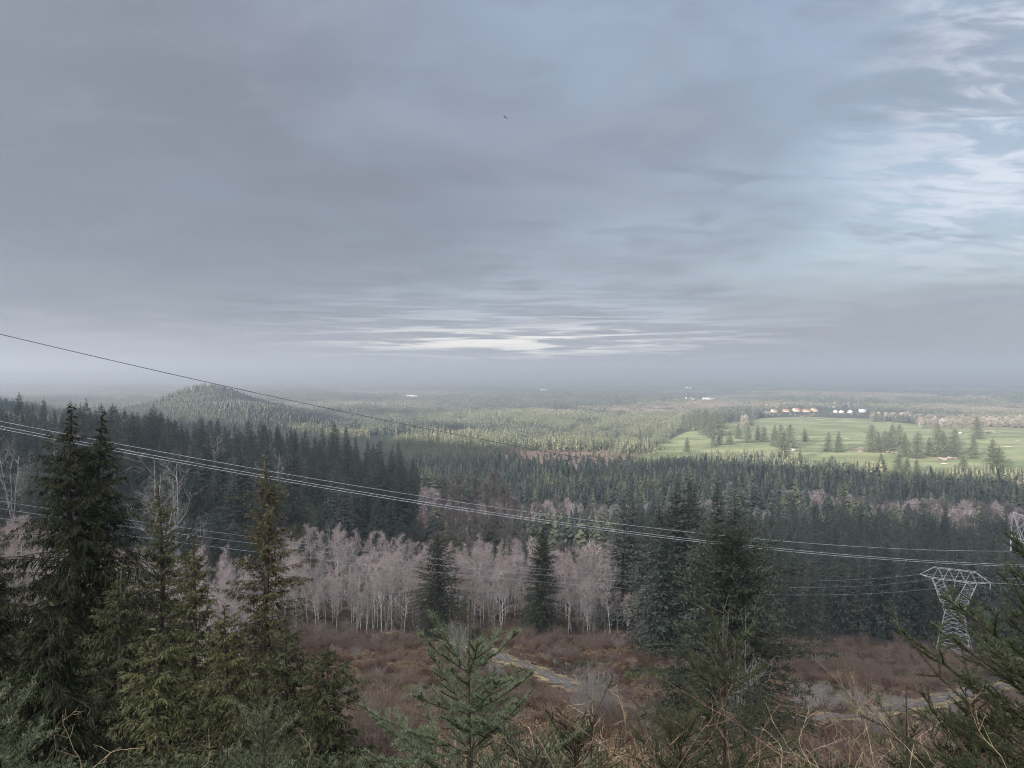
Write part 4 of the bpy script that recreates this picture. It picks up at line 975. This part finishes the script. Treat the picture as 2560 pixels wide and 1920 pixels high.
def run(tab, end, mat, r, label, name='overhead_wire', twin=0.0, off=0.0):
    fit = wire_from_px(tab, L0 + np.array([0, off]), end[:2])
    P = wire_pts(fit, -0.9, 1.0); P[:, 2] += (end[2] - P[-1, 2]) * np.linspace(0, 1, len(P)) ** 6
    if not twin: return wire(name, P, r, mat, label)
    e = empty(name, P[0]); prop(e, label, 'power line')
    for s in (-1, 1):
        Q = P - P[0]; Q[:, 2] += s * twin * .5; Q[:, 1] += s * twin * .35; wire('conductor', Q, r, mat, None, parent=e)
    for k_ in range(6, len(P), 9):
        V, Fc = beam(P[k_] - P[0] + np.array([0, -twin * .35, -twin * .5]), P[k_] - P[0] + np.array([0, twin * .35, twin * .5]), .035); link('spacer', mesh('spacer', V, Fc, M['wire']), e)
    return e
run(W1, pk, 'wire_dark', .055, 'single dark wire, topmost line crossing the picture down to the large pylon')
c1 = lambda x, y: (x / 2.572, 880 + y / 2.572)
c2 = lambda x, y: (850 + x / 2.572, 900 + y / 2.572)
c3 = lambda x, y: (1700 + x / 2.572, 900 + y / 2.572)
run([c1(0, 450), c1(330, 512), c1(750, 590), c1(1560, 735), c2(0, 785), c2(1000, 960), c2(2212, 1108), c3(400, 1150), c3(1000, 1200), c3(2085, 1250)], ar, 'wire', .040, 'thin pale wire just above the thick twin line')
run([c1(0, 490), c1(330, 555), c1(750, 630), c1(1560, 775), c2(0, 825), c2(1000, 995), c2(2212, 1155), c3(400, 1200), c3(1200, 1280), c3(2100, 1325)], md_, 'wire', .045, 'thick pale twin conductor sloping across the whole picture', 'twin_conductor', .34, 3.0)
mw = py1.matrix_world
for tab, loc_, dxy, lb in (([(716, 1358), (820, 1367), (1016, 1388), (1140, 1401), (1616, 1443), (1744, 1451), (1901, 1457), (2096, 1457), (2290, 1449)], (-11.8, 0, 30.4), (0, 6), 'upper of the three thin wires running left from the lattice pylon'),
                      ([(1027, 1408), (1156, 1419), (1300, 1433), (1616, 1458), (1744, 1467), (1901, 1474), (2096, 1475), (2330, 1469)], (-6, 0, 29.5), (0, 0), 'middle of the three thin wires running left from the lattice pylon'),
                      ([(716, 1392), (848, 1406), (1027, 1424), (1168, 1440), (1300, 1450), (1578, 1475), (1744, 1484), (1920, 1492), (2096, 1495), (2350, 1489)], (6, 0, 29.5), (0, -6), 'lowest of the three thin wires running left from the lattice pylon')):
    end = np.array(mw @ Vector(loc_))
    fit = wire_from_px(tab, (-60 + dxy[0], 150 + dxy[1]), end[:2]); P = wire_pts(fit, -.7, 1.0); P[:, 2] += (end[2] - P[-1, 2]) * np.linspace(0, 1, len(P)) ** 8
    wire('overhead_wire', P, .030, 'wire', lb)
for lx_, r_ in ((11.8, 30.4), (0, 29.5)):     # jumper loops under the bridge
    a = np.array(mw @ Vector((lx_, -.6, r_))); b_ = np.array(mw @ Vector((lx_, 4.5, r_ - .2))); t_ = np.linspace(0, 1, 16)
    P = a + (b_ - a) * t_[:, None]; P[:, 2] -= 4 * 3.2 * t_ * (1 - t_)
    V, Fc = tube(P, np.full(16, .05), 5); o = link('jumper_loop', mesh('jumper_loop', V, Fc, M['wire'])); o.parent = py1; o.matrix_parent_inverse = py1.matrix_world.inverted()
for k_, (lx_, lz_) in enumerate(((11.8, 30.5), (0, 29.5), (-11.8, 30.5))):       # onward spans to the right
    a = np.array(mw @ Vector((lx_, 0, lz_))); b_ = a + np.array([190, 60, -8.0]); t_ = np.linspace(0, 1, 40)
    P = a + (b_ - a) * t_[:, None]; P[:, 2] -= 4 * 5 * t_ * (1 - t_)
    wire('overhead_wire', P, .045, 'wire', ('front', 'middle', 'rear')[k_] + ' wire leaving the lattice pylon towards the right picture edge')
a = ar; b_ = a + np.array([181, 85, -25.0]); t_ = np.linspace(0, 1, 40); P = a + (b_ - a) * t_[:, None]; P[:, 2] -= 4 * 6 * t_ * (1 - t_)
wire('overhead_wire', P, .05, 'wire', 'short stretch of wire right of the hanging insulator at the picture edge')

# ------------------------------------------------------------------ brush on the clearing
BR = [mesh('kind', *(b_ := bush(400 + i, H, R, st, 6, tw))[:2], M[mt], tint=b_[2]) for i, (H, R, st, tw, mt) in enumerate(((1.5, 1.3, 24, .030, 'brush_red'), (2.2, 1.5, 24, .030, 'brush_mauve'), (1.1, 1.2, 26, .030, 'brush_red'), (1.7, 1.2, 22, .028, 'brush_mauve')))]
BR += [mesh('kind', *(b_ := leafy(410 + i, .9 + .5 * i, 1.2 + .3 * i, 300, .2))[:2], M['brush_green'], tint=b_[2]) for i in range(2)]
BR += [mesh('kind', *(b_ := tuft(420 + i, .7, .8, 70))[:2], M['straw'], tint=b_[2]) for i in range(2)]
BR += [mesh('kind', *(b_ := bush(430 + i, 3.4, 1.6, 30, 7, .028))[:2], M['twig_pale' if i else 'brush_mauve'], tint=b_[2]) for i in range(2)]
BR += [mesh('kind', *(b_ := leafy(470 + i, 1.0 + .4 * i, 1.1 + .2 * i, 420, .17))[:2], M['bramble'], tint=b_[2]) for i in range(2)]
BR += [mesh('kind', *(b_ := leafy(480 + i, .8 + .3 * i, 1.0, 260, .24))[:2], M[mt], tint=b_[2]) for i, mt in enumerate(('bracken', 'moss', 'bracken'))]      # 12-14
X, Y = spread_pts(30000, -.75, .75, 42, 300, lambda X, Y: np.where(Y > 250, .45, 1))
dt = dist_track(X, Y); ok = dt > 3.8; X, Y, dt = X[ok], Y[ok], dt[ok]
jit = lambda a: a * (rng.random(len(X)) - .5)
nz = .6 * vnoise(X, Y, 4.2, 2) + .4 * vnoise(X, Y, 11, 5) + jit(.16); nz2 = .65 * vnoise(X, Y, 3.6, 6) + .35 * vnoise(X, Y, 15, 9) + jit(.14)
wh = np.where(nz > .60, rng.choice([1, 3, 3], len(X)), np.where(nz > .47, rng.choice([0, 2, 2], len(X)), rng.choice([10, 11], len(X))))
wh = np.where(nz2 > .66, rng.choice([4, 5, 13], len(X)), wh)
wh = np.where((nz2 < .39), rng.choice([12, 14, 6], len(X)), wh)
wh = np.where(dt < 6.2, rng.choice([6, 7, 13], len(X)), wh)
wh = np.where((rng.random(len(X)) < .025) & (dt > 9), rng.choice([8, 8, 9], len(X)), wh)
wh = np.where((Y > 215) & (dt > 7) & (rng.random(len(X)) < .25), rng.choice([8, 1], len(X)), wh)
scatter('brush', np.c_[X, Y, gh(X, Y) - .05], wh, rng.random(len(X)) * 6.28, rng.uniform(.5, 1.25, len(X)) * (.7 + .6 * vnoise(X, Y, 5.1, 15)) * np.where(dt < 9, .5, 1), BR, 'red-brown brush, ferns and dry tufts covering the clearing', 'brush')
# single shrubs that stand out
def shrub(px, py, Yv, H, R, seed, mat, label, stems=46, k2=9, tw=.02, r=.018, cat='shrub', name='shrub'):
    Xv = (px - CX) / F_PX * Yv
    b_ = bush(seed, H, R, stems, k2, tw, .9, r); o = link(name, mesh(name, b_[0], b_[1], M[mat], tint=b_[2]), None, (Xv, Yv, float(gh(Xv, Yv)) - .1)); prop(o, label, cat); return o
shrub(1490, 0, 120, 9.0, 3.2, 500, 'twig_pale', 'pale many-stemmed bare willow beside the gravel track', 60, 10, .035, .04)
shrub(1535, 0, 118, 6.5, 3.4, 501, 'brush_mauve', 'mauve bare shrub right of the pale willow', 60, 10, .035, .03)
shrub(1862, 0, 62, 11.5, 1.1, 502, 'twig_pale', 'tall lichen-white bare shrub in front of the broad dark fir', 16, 9, .026, .035)
shrub(1150, 0, 205, 9.0, 2.6, 503, 'twig_pale', 'small white-limbed bare tree at the grove edge, behind the young fir', 24, 12, .05, .06)
for j, (px, Yv, H, R) in enumerate(((2060, 168, 5, 4), (2140, 172, 4.5, 4), (2010, 165, 4, 3.5), (2240, 178, 4.5, 4), (2310, 120, 5, 5), (2380, 118, 4.5, 5))):
    shrub(px, 0, Yv, H, R, 510 + j, 'twig_pale' if j < 4 else 'brush_mauve', 'greyish bare thicket shrub beyond the right bend of the track' if j < 4 else 'mauve bare thicket on the near right of the track', 60, 9, .04, .02).__setitem__('group', 'grey thicket beyond the track' if j < 4 else 'mauve thicket by the track')
for j, (px, Yv, H, R) in enumerate(((930, 62, 7, 2.6), (980, 70, 7.5, 2.8), (900, 78, 7, 3), (1020, 84, 6, 3), (955, 95, 6, 3.4))):
    shrub(px, 0, Yv, H, R, 520 + j, 'brush_mauve', 'mauve-grey bare thicket between the dark cedar and the young fir', 70, 10, .026, .02)['group'] = 'mauve thicket by the dark cedar'

# ------------------------------------------------------------------ near evergreens on the left
def near_tree(name, px, ptop, Yv, R, bark, leaf, label, cat, seed, rz=0.0, **kw):
    Xv, zg, hh = by_top(px, ptop, Yv)
    tc_ = conifer(seed, hh, R, **kw); p = tree_proto(name, tc_, bark, leaf)
    return tree(name, p, (Xv, Yv, zg - .2), rz, 1.0, label, cat, tilt=0)
HK = dict(base=.04, gap=.46, per=6, k2=18, k3=10, droop=.42, rise=.30, spray=.85, width=.16, hang=.75, shape=.95, lean=.6, jitter=.32)
near_tree('hemlock_tree', 180, 998, 44, 6.8, 'bark_dark', 'hemlock', 'tall dark drooping hemlock, highest spire at the left', 'hemlock tree', 601, **HK)
near_tree('hemlock_tree', 246, 1016, 45.5, 6.2, 'bark_dark', 'hemlock', 'dark hemlock with the second, thinner spire beside the tallest one', 'hemlock tree', 602, **HK)
near_tree('hemlock_tree', -30, 1270, 40, 4.2, 'bark_dark', 'hemlock', 'dark conifer cut by the left picture edge below the hemlock spires', 'hemlock tree', 603, **HK)
near_tree('hemlock_tree', 120, 1490, 29, 3.6, 'bark_dark', 'hemlock', 'low dark conifer filling the lower left under the hemlocks', 'hemlock tree', 604, **{**HK, 'gap': .42})
CD = dict(base=.03, gap=.44, per=6, k2=18, k3=9, droop=.12, rise=.42, spray=.56, width=.24, hang=.6, shape=.76, lean=.5, jitter=.36, full=.92)
near_tree('cedar_tree', 662, 1130, 50, 4.2, 'bark_cedar', 'cedar_brown', 'slender brownish cedar with open ragged crown, right of the hemlocks', 'cedar tree', 611, **CD)
near_tree('cedar_tree', 398, 1195, 53, 4.2, 'bark_cedar', 'cedar', 'olive ragged cedar between the hemlocks and the brown cedar', 'cedar tree', 612, **CD)
near_tree('cedar_tree', 480, 1330, 46, 3.4, 'bark_cedar', 'cedar', 'olive cedar half hidden behind the brown cedar', 'cedar tree', 613, **CD)
near_tree('cedar_tree', 815, 1605, 37, 3.0, 'bark_cedar', 'cedar_dark', 'short dense dark cedar at the right end of the cedar group', 'cedar tree', 614, **{**CD, 'gap': .36, 'per': 6, 'full': 1.0})
near_tree('cedar_tree', 710, 1540, 39, 2.8, 'bark_cedar', 'cedar_dark', 'dark low cedar under the brown cedar', 'cedar tree', 615, **{**CD, 'gap': .4, 'per': 5})
near_tree('cedar_tree', 560, 1500, 33, 3.0, 'bark_cedar', 'cedar', 'low olive cedar in front of the brown cedar', 'cedar tree', 616, **{**CD, 'gap': .4, 'per': 5})
near_tree('cedar_tree', 390, 1560, 27, 2.6, 'bark_cedar', 'cedar', 'lowest olive cedar at the bottom, in front of the group', 'cedar tree', 617, **{**CD, 'gap': .36, 'per': 5})
near_tree('cedar_tree', 300, 1400, 38, 3.2, 'bark_cedar', 'cedar_dark', 'dark cedar below the second hemlock spire', 'cedar tree', 618, **CD)
# the broad fir over the clearing
near_tree('fir_tree', 1832, 1298, 98, 14.0, 'bark_dark', 'fir_near', 'broad dark fir in the middle distance, tallest right of the clearing', 'fir tree', 621, base=.05, gap=.62, per=7, k2=17, k3=6, droop=.16, rise=.46, spray=1.45, width=.28, hang=.12, shape=.72, jitter=.24)
near_tree('fir_tree', 1700, 1640, 70, 4.2, 'bark_dark', 'fir_near', 'low dark bushy fir at the foot of the broad fir', 'fir tree', 622, base=.02, gap=.5, per=6, k2=10, k3=5, droop=.2, rise=.3, spray=.9, width=.28, hang=.2, shape=.6)
near_tree('fir_tree', 1890, 1700, 60, 3.6, 'bark_dark', 'fir_near', 'small dark fir beside the lichen-white shrub', 'fir tree', 623, base=.02, gap=.45, per=6, k2=10, k3=5, droop=.2, rise=.3, spray=.8, width=.28, hang=.2, shape=.6)

# ------------------------------------------------------------------ young firs close to the viewer: every needle
def needle_fir(seed, H, whorls, dens=330, nl=.034, nw=.0042, top_el=62, low_el=18, leader=None, inter=4, lat=.5):
    """whorls: list of (height, branch length, count)"""
    global rng
    keep = rng; rng = np.random.default_rng(seed)
    S0, S1, RR = [], [], []      # twig segments
    NS0, NS1 = [], []            # segments that carry needles
    def seg(a, b_, r, needles=True):
        S0.append(a); S1.append(b_); RR.append(r)
        if needles: NS0.append(a); NS1.append(b_)
    zt = np.linspace(0, H, 12); wob = np.cumsum(rng.normal(0, .004 * H / 3, (12, 2)), 0); wob[0] = 0
    trunk_ = np.c_[wob, zt]
    def tp(z): return np.array([np.interp(z, zt, trunk_[:, 0]), np.interp(z, zt, trunk_[:, 1]), z])
    zl = max(w_[0] for w_ in whorls)
    for i in range(5): seg(tp(zl + (H - zl) * i / 5), tp(zl + (H - zl) * (i + 1) / 5), .004)
    allw = list(whorls)
    zsrt = sorted(w_[0] for w_ in whorls)
    for a, b_ in zip(zsrt[:-1], zsrt[1:]):
        Lb = np.interp((a + b_) / 2, zsrt, [w_[1] for w_ in sorted(whorls)])
        for _ in range(inter): allw.append((rng.uniform(a + .1 * (b_ - a), b_ - .1 * (b_ - a)), Lb * .55, 1))
    for z, Lb, cnt in allw:
        f = z / zl; el0 = radians(low_el + (top_el - low_el) * f ** 2.2)
        a0 = rng.random() * 6.28
        for c_ in range(cnt):
            a = a0 + c_ * 2 * pi / cnt + rng.normal(0, .22); el = el0 + rng.normal(0, .12); L = Lb * rng.uniform(.75, 1.15)
            h = np.array([cos(a), sin(a), 0]); lt = np.array([-sin(a), cos(a), 0]); p = tp(z); n = 7
            pts = [p]
            for s in range(n):
                e_ = el + (.12 if s > 3 else -.06) * (s / n)
                pts.append(pts[-1] + (h * cos(e_) + np.array([0, 0, sin(e_)])) * L / n + rng.normal(0, .006 * L, 3))
            for s in range(n): seg(pts[s], pts[s + 1], .0025 + .006 * L * (1 - s / n) * .6, s > 0 or L < .4)
            if L > .25:
                for s in range(1, n):
                    if rng.random() < .12: continue
                    for sg in (-1, 1):
                        if rng.random() < .25: continue
                        d = nrm(nrm(pts[s + 1] - pts[s]) * .62 + lt * sg * .75 + rng.normal(0, .14, 3) + np.array([0, 0, .12]))
                        l2 = lat * L * (1.05 - s / n) * rng.uniform(.6, 1.1) + .05; q0 = pts[s] + (pts[s + 1] - pts[s]) * rng.random(); ns = 3
                        q_ = [q0]
                        for k_ in range(ns): d = nrm(d + np.array([0, 0, .10]) + rng.normal(0, .05, 3)); q_.append(q_[-1] + d * l2 / ns)
                        for k_ in range(ns): seg(q_[k_], q_[k_ + 1], .0022 + .001 * (ns - k_))
                        if l2 > .22:
                            for k_ in range(1, ns + 1):
                                for s3 in (-1, 1):
                                    d3 = nrm(d * .7 + np.cross(d, [0, 0, 1.0]) * s3 * .7 + rng.normal(0, .1, 3)); l3 = l2 * .36 * rng.uniform(.5, 1.1)
                                    seg(q_[k_] - (q_[k_] - q_[k_ - 1]) * rng.random(), q_[k_] - (q_[k_] - q_[k_ - 1]) * .5 + d3 * l3, .002)
    A, B_ = np.array(NS0), np.array(NS1); ln = np.linalg.norm(B_ - A, axis=1)
    cnt = np.maximum(3, (ln * dens).astype(int)); i = np.repeat(np.arange(len(A)), cnt); u = rng.random(len(i))
    P = A[i] + (B_ - A)[i] * u[:, None]; T = nrm(B_ - A)[i]
    sd_ = nrm(np.cross(T, np.array([0, 0, 1.0]) + rng.normal(0, .02, T.shape))); up_ = np.cross(sd_, T)
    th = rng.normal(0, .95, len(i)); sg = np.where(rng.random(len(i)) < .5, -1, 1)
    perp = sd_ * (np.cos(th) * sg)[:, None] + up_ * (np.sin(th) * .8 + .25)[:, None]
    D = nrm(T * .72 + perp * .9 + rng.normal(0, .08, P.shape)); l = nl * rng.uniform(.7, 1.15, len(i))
    need = slivers(P, D, l, np.full(len(i), nw), nrm(np.cross(D, rng.normal(0, 1, D.shape))), np.clip(rng.normal(.5, .22, len(i)) + .15 * np.sin(th), 0, 1))  # upward needles tinted paler, painting in a top-side highlight
    Vt, Ft = tube(trunk_, .0028 + .0105 * H * (1.0 - zt / H), 7, .04)
    Vb, Fb = sticks(S0, S1, np.array(RR), np.array(RR) * .85, 4)
    tr_ = catm([(Vt, Ft)]); br_ = catm([(Vb, Fb)])
    rng = keep
    return tr_, br_, need
def young(px, ptop, Yv, whorl_rel, leaf, label, seed, rz=0.0, zg=None, name='young_fir', **kw):
    Xv = (px - CX) / F_PX * Yv; z0 = float(gh(Xv, Yv)) if zg is None else zg
    H = -(ptop - EYE) / F_PX * Yv - z0
    wl = [(H - a, b_, c_) for a, b_, c_ in whorl_rel if H - a > .08]
    t_, b_, n_ = needle_fir(seed, H, wl, **kw)
    e = empty(name, (Xv, Yv, z0 - .03), rz); prop(e, label, 'young fir')
    link('trunk', mesh('trunk', t_[0], t_[1], M['bark_red'], smooth=True), e); link('branches', mesh('branches', b_[0], b_[1], M['bark_red']), e)
    link('needles', mesh('needles', n_[0], n_[1], M[leaf], tint=n_[2]), e)
    return e
young(1170, 1490, 6.0, [(.58, .52, 5), (.90, .74, 5), (1.20, .90, 5), (1.50, 1.0, 5), (1.85, 1.05, 5)], 'young', 'young green fir with upswept branches in the bottom centre foreground', 701, .4, inter=2, lat=.34, nl=.042, nw=.0042, dens=760, top_el=40, low_el=16)
young(655, 1740, 6.2, [(.22, .22, 5), (.42, .34, 5), (.65, .42, 6), (.9, .5, 6)], 'young', 'small pale green fir sapling at the bottom, in front of the dark cedars', 702, .9, dens=420)
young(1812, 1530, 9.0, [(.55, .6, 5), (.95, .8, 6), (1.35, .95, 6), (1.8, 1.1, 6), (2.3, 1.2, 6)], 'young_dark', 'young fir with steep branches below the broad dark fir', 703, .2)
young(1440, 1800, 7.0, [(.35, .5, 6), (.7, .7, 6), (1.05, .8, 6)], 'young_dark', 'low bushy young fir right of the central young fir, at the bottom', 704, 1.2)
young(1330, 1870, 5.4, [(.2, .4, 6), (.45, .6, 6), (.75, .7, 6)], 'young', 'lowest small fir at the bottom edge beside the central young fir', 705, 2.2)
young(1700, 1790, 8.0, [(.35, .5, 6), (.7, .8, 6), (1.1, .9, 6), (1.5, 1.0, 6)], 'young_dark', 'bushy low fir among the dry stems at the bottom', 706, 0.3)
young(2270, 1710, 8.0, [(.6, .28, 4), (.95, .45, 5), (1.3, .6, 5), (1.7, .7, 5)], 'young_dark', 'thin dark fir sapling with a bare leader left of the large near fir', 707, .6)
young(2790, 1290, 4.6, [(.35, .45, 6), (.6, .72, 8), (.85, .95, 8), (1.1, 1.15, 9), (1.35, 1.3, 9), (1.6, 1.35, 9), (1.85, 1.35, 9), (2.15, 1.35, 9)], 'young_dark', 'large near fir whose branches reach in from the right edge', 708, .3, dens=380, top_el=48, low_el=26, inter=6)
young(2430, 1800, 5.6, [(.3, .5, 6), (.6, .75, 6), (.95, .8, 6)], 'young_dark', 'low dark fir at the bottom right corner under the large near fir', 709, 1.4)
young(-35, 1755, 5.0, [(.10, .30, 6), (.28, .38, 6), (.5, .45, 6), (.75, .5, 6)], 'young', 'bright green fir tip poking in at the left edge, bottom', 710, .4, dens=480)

# ------------------------------------------------------------------ dry canes and grass close to the viewer
def cane(px0, py0, px1, py1, Yv, r, mat, label, group, seed, forks=4, bend=.06, name='dry_stem'):
    g = np.random.default_rng(seed)
    a = np.array([(px0 - CX) / F_PX * Yv, Yv, -(py0 - EYE) / F_PX * Yv]); Y1 = Yv + g.normal(0, .15) * Yv * .3; b_ = np.array([(px1 - CX) / F_PX * Y1, Y1, -(py1 - EYE) / F_PX * Y1])
    zg = float(gh(a[0], a[1])); d0 = b_ - a
    if a[2] > zg:                       # carry the stem on down to its root
        k_ = min((a[2] - zg) / max(d0[2], .2), 2.0); root = a - d0 * k_ * .5; root[2] = float(gh(root[0], root[1])) - .05
    else: root = a
    ctrl = np.stack([root, a, (a + b_) / 2 + g.normal(0, bend, 3), b_]); t_ = np.linspace(0, 3, 15)
    P = np.stack([np.interp(t_, range(4), ctrl[:, i]) for i in range(3)], -1)
    P[1:-1] = .25 * P[:-2] + .5 * P[1:-1] + .25 * P[2:]; P[2:-2] += g.normal(0, .0025, (11, 3)); r = r * .62
    e0 = P[0].copy(); parts = [tube(P - e0, r * np.linspace(1.2, .35, 15), 5)]
    L = np.linalg.norm(b_ - a)
    for _ in range(forks):
        k_ = g.integers(6, 14); d = nrm(nrm(P[min(k_ + 1, 14)] - P[k_ - 1]) + g.normal(0, .55, 3)); l = L * g.uniform(.12, .38)
        q_ = [P[k_] - e0]
        for s in range(4): d = nrm(d + g.normal(0, .09, 3)); q_.append(q_[-1] + d * l / 4)
        parts.append(tube(np.array(q_), r * np.linspace(.55, .22, 5), 4))
        for s in (2, 3):
            d2 = nrm(d + g.normal(0, .6, 3)); parts.append(tube(np.array([q_[s], q_[s] + d2 * l * .2, q_[s] + d2 * l * .38 + g.normal(0, .01, 3)]), r * np.array([.35, .28, .18]), 3))
    V, Fc, _ = catm([(x[0], x[1]) for x in parts])
    o = link(name, mesh(name, V, Fc, M[mat], smooth=True), None, tuple(e0)); prop(o, label, 'stem', group); return o
sp_ = 900
for (x0, y0, x1, y1, Yv, r, mt, lb, gp) in (
        (205, 1930, 160, 1775, 4.2, .0045, 'cane_pale', 'crooked pale dry stem with a hooked tip in the lower left corner', None),
        (200, 1950, 332, 1875, 4.2, .004, 'cane_pale', 'pale dry stem slanting up to the right in the lower left corner', None),
        (2010, 1930, 1640, 1690, 5.0, .005, 'cane', 'long bowed stem leaning left across the dry brush', None),
        (1690, 1930, 1820, 1760, 5.0, .005, 'cane', None, 'a'), (1540, 1930, 1450, 1700, 5.2, .005, 'cane', None, 'a'), (1600, 1930, 1370, 1770, 5.0, .0045, 'cane', None, 'a'),
        (1480, 1930, 1530, 1700, 5.6, .012, 'bark_red', 'thick dark forked stem standing behind the dry canes', None), (1390, 1930, 1260, 1790, 5.0, .004, 'cane', None, 'a'), (1700, 1930, 1840, 1690, 5.4, .004, 'cane', None, 'a'),
        (1900, 1930, 1990, 1720, 5.0, .0045, 'cane', None, 'a'), (2040, 1930, 2030, 1770, 4.8, .004, 'cane_pale', None, 'a'), (2190, 1920, 2030, 1640, 5.0, .0045, 'cane_pale', 'long pale grass stalk with a nodding tip reaching over the track', None),
        (2180, 1900, 2165, 1640, 5.4, .004, 'cane_pale', 'upright pale stalk with a hooked top left of the near fir', None), (2330, 1930, 2190, 1740, 4.6, .004, 'cane_pale', None, 'b'), (2200, 1940, 2060, 1780, 4.4, .004, 'cane_pale', None, 'b'),
        (2080, 1940, 1930, 1800, 4.6, .004, 'cane_pale', None, 'b'), (1960, 1940, 1905, 1820, 4.6, .004, 'cane_pale', None, 'b'), (2535, 1930, 2425, 1745, 3.8, .004, 'cane_pale', 'pale bent stalk in front of the dark fir at the lower right', None), (2260, 1940, 2290, 1860, 4.0, .004, 'cane_pale', None, 'b'),
        (2120, 1930, 2130, 1720, 5.2, .004, 'cane', None, 'b'), (1830, 1940, 1780, 1800, 4.6, .0045, 'cane', None, 'a'), (1580, 1940, 1690, 1860, 4.4, .004, 'cane', None, 'a'), (1740, 1935, 1610, 1880, 4.2, .004, 'cane', None, 'a'),
        (1300, 1935, 1230, 1840, 5.2, .004, 'cane', None, 'a'), (480, 1940, 520, 1860, 5.0, .004, 'cane_pale', 'short pale twig at the bottom left, before the cedars', None), (760, 1940, 740, 1830, 5.5, .004, 'cane', 'thin brown twig beside the pale sapling at the bottom', None),
        (1860, 1930, 1960, 1850, 4.4, .004, 'cane', None, 'a'), (1420, 1940, 1500, 1820, 4.8, .004, 'cane', None, 'a'), (1640, 1940, 1600, 1790, 5.2, .004, 'cane', None, 'a'), (2000, 1940, 2110, 1850, 4.4, .004, 'cane_pale', None, 'b'), (2380, 1940, 2300, 1850, 4.2, .004, 'cane_pale', None, 'b')):
    sp_ += 1
    lab = lb or {'a': 'thin reddish bare cane in the tangle at the bottom centre', 'b': 'thin straw-coloured stalk in the dry tangle at the bottom right'}[gp]
    cane(x0, y0, x1, y1, Yv, r, mt, lab, None if lb else {'a': 'canes at the bottom centre', 'b': 'stalks at the bottom right'}[gp], sp_, 5 if mt != 'bark_red' else 6)
# undergrowth on the steep bank right below the viewer
X, Y = spread_pts(2600, -.95, .95, 3.2, 42, lambda X, Y: np.where((X / Y < -.12) & (Y < 11), 0, 1))
NB_ = [mesh('kind', *(b_ := bush(440 + i, .9, .6, 14, 5, .006, .9, .0035))[:2], M[mt], tint=b_[2]) for i, mt in enumerate(('brush_mauve', 'brush_red', 'straw'))] + [mesh('kind', *(b_ := leafy(450, .5, .6, 700, .045))[:2], M['brush_green'], tint=b_[2])]
scatter('undergrowth', np.c_[X, Y, gh(X, Y) - .03], np.where(X / Y < -.12, 3, rng.choice([0, 1, 1, 2, 3, 3], len(X))), rng.random(len(X)) * 6.28, np.where(Y < 9, rng.uniform(.5, .9, len(X)), rng.uniform(.8, 2.2, len(X))), NB_, 'tangled undergrowth on the steep bank below the viewer', 'undergrowth')

# ------------------------------------------------------------------ a bird high over the plain
M['feather'] = mat_noise('dark_feathers', (0.012, 0.012, 0.013), (0.03, 0.03, 0.032), 8.0)
bv, bf = tube([(0, -.20, 0), (0, -.14, .012), (0, 0, .02), (0, .10, .012), (0, .16, .018), (0, .20, .012)], [.012, .03, .055, .042, .03, .006], 7)
wings = []
for s in (-1, 1):
    wv = np.array([[s * .03, .08, .03], [s * .03, -.07, .03], [s * .24, .10, .12], [s * .24, -.05, .11], [s * .48, -.02, .06], [s * .46, -.10, .055]], float)
    wv = np.concatenate([wv, wv - np.array([0, 0, .012])]); f4 = [[0, 1, 3, 2], [2, 3, 5, 4], [6, 8, 9, 7], [8, 10, 11, 9], [0, 2, 8, 6], [2, 4, 10, 8], [1, 7, 9, 3], [3, 9, 11, 5], [4, 5, 11, 10]]
    f4 = np.array(f4); wings.append((wv, np.concatenate([f4[:, [0, 1, 2]], f4[:, [0, 2, 3]]])))
tv_ = np.array([[-.02, -.18, .01], [.02, -.18, .01], [.05, -.32, .0], [-.05, -.32, .0], [0, -.25, -.012]]); wings.append((tv_, np.array([[0, 1, 2], [0, 2, 3], [4, 2, 1], [4, 0, 3]])))
V, Fc, _ = catm([(bv, bf)] + wings)
Yv = 90.0; bo = link('bird', mesh('bird', V, Fc, M['feather'], smooth=True), None, ((1263 - CX) / F_PX * Yv, Yv, -(296 - EYE) / F_PX * Yv)); bo.rotation_euler = (.5, .3, .8)
prop(bo, 'small dark bird in flight high in the grey sky', 'bird')

# ------------------------------------------------------------------ hazy air
hz = bpy.data.materials.new('haze'); hz.use_nodes = True; hz.node_tree.nodes.clear()
ho = hz.node_tree.nodes.new('ShaderNodeOutputMaterial'); hv = hz.node_tree.nodes.new('ShaderNodeVolumePrincipled')
hv.inputs['Color'].default_value = (0.76, 0.86, 1.0, 1); hv.inputs['Density'].default_value = 2.7e-4; hv.inputs['Anisotropy'].default_value = 0.66
hz.node_tree.links.new(hv.outputs[0], ho.inputs['Volume'])
V, Fc = boxm(-28500, 28500, -28500, 28500, PLAIN - 12, 168)
hb = link('haze', mesh('haze', V, Fc, hz)); prop(hb, 'pale haze hanging over the whole valley', 'haze', kind='stuff')
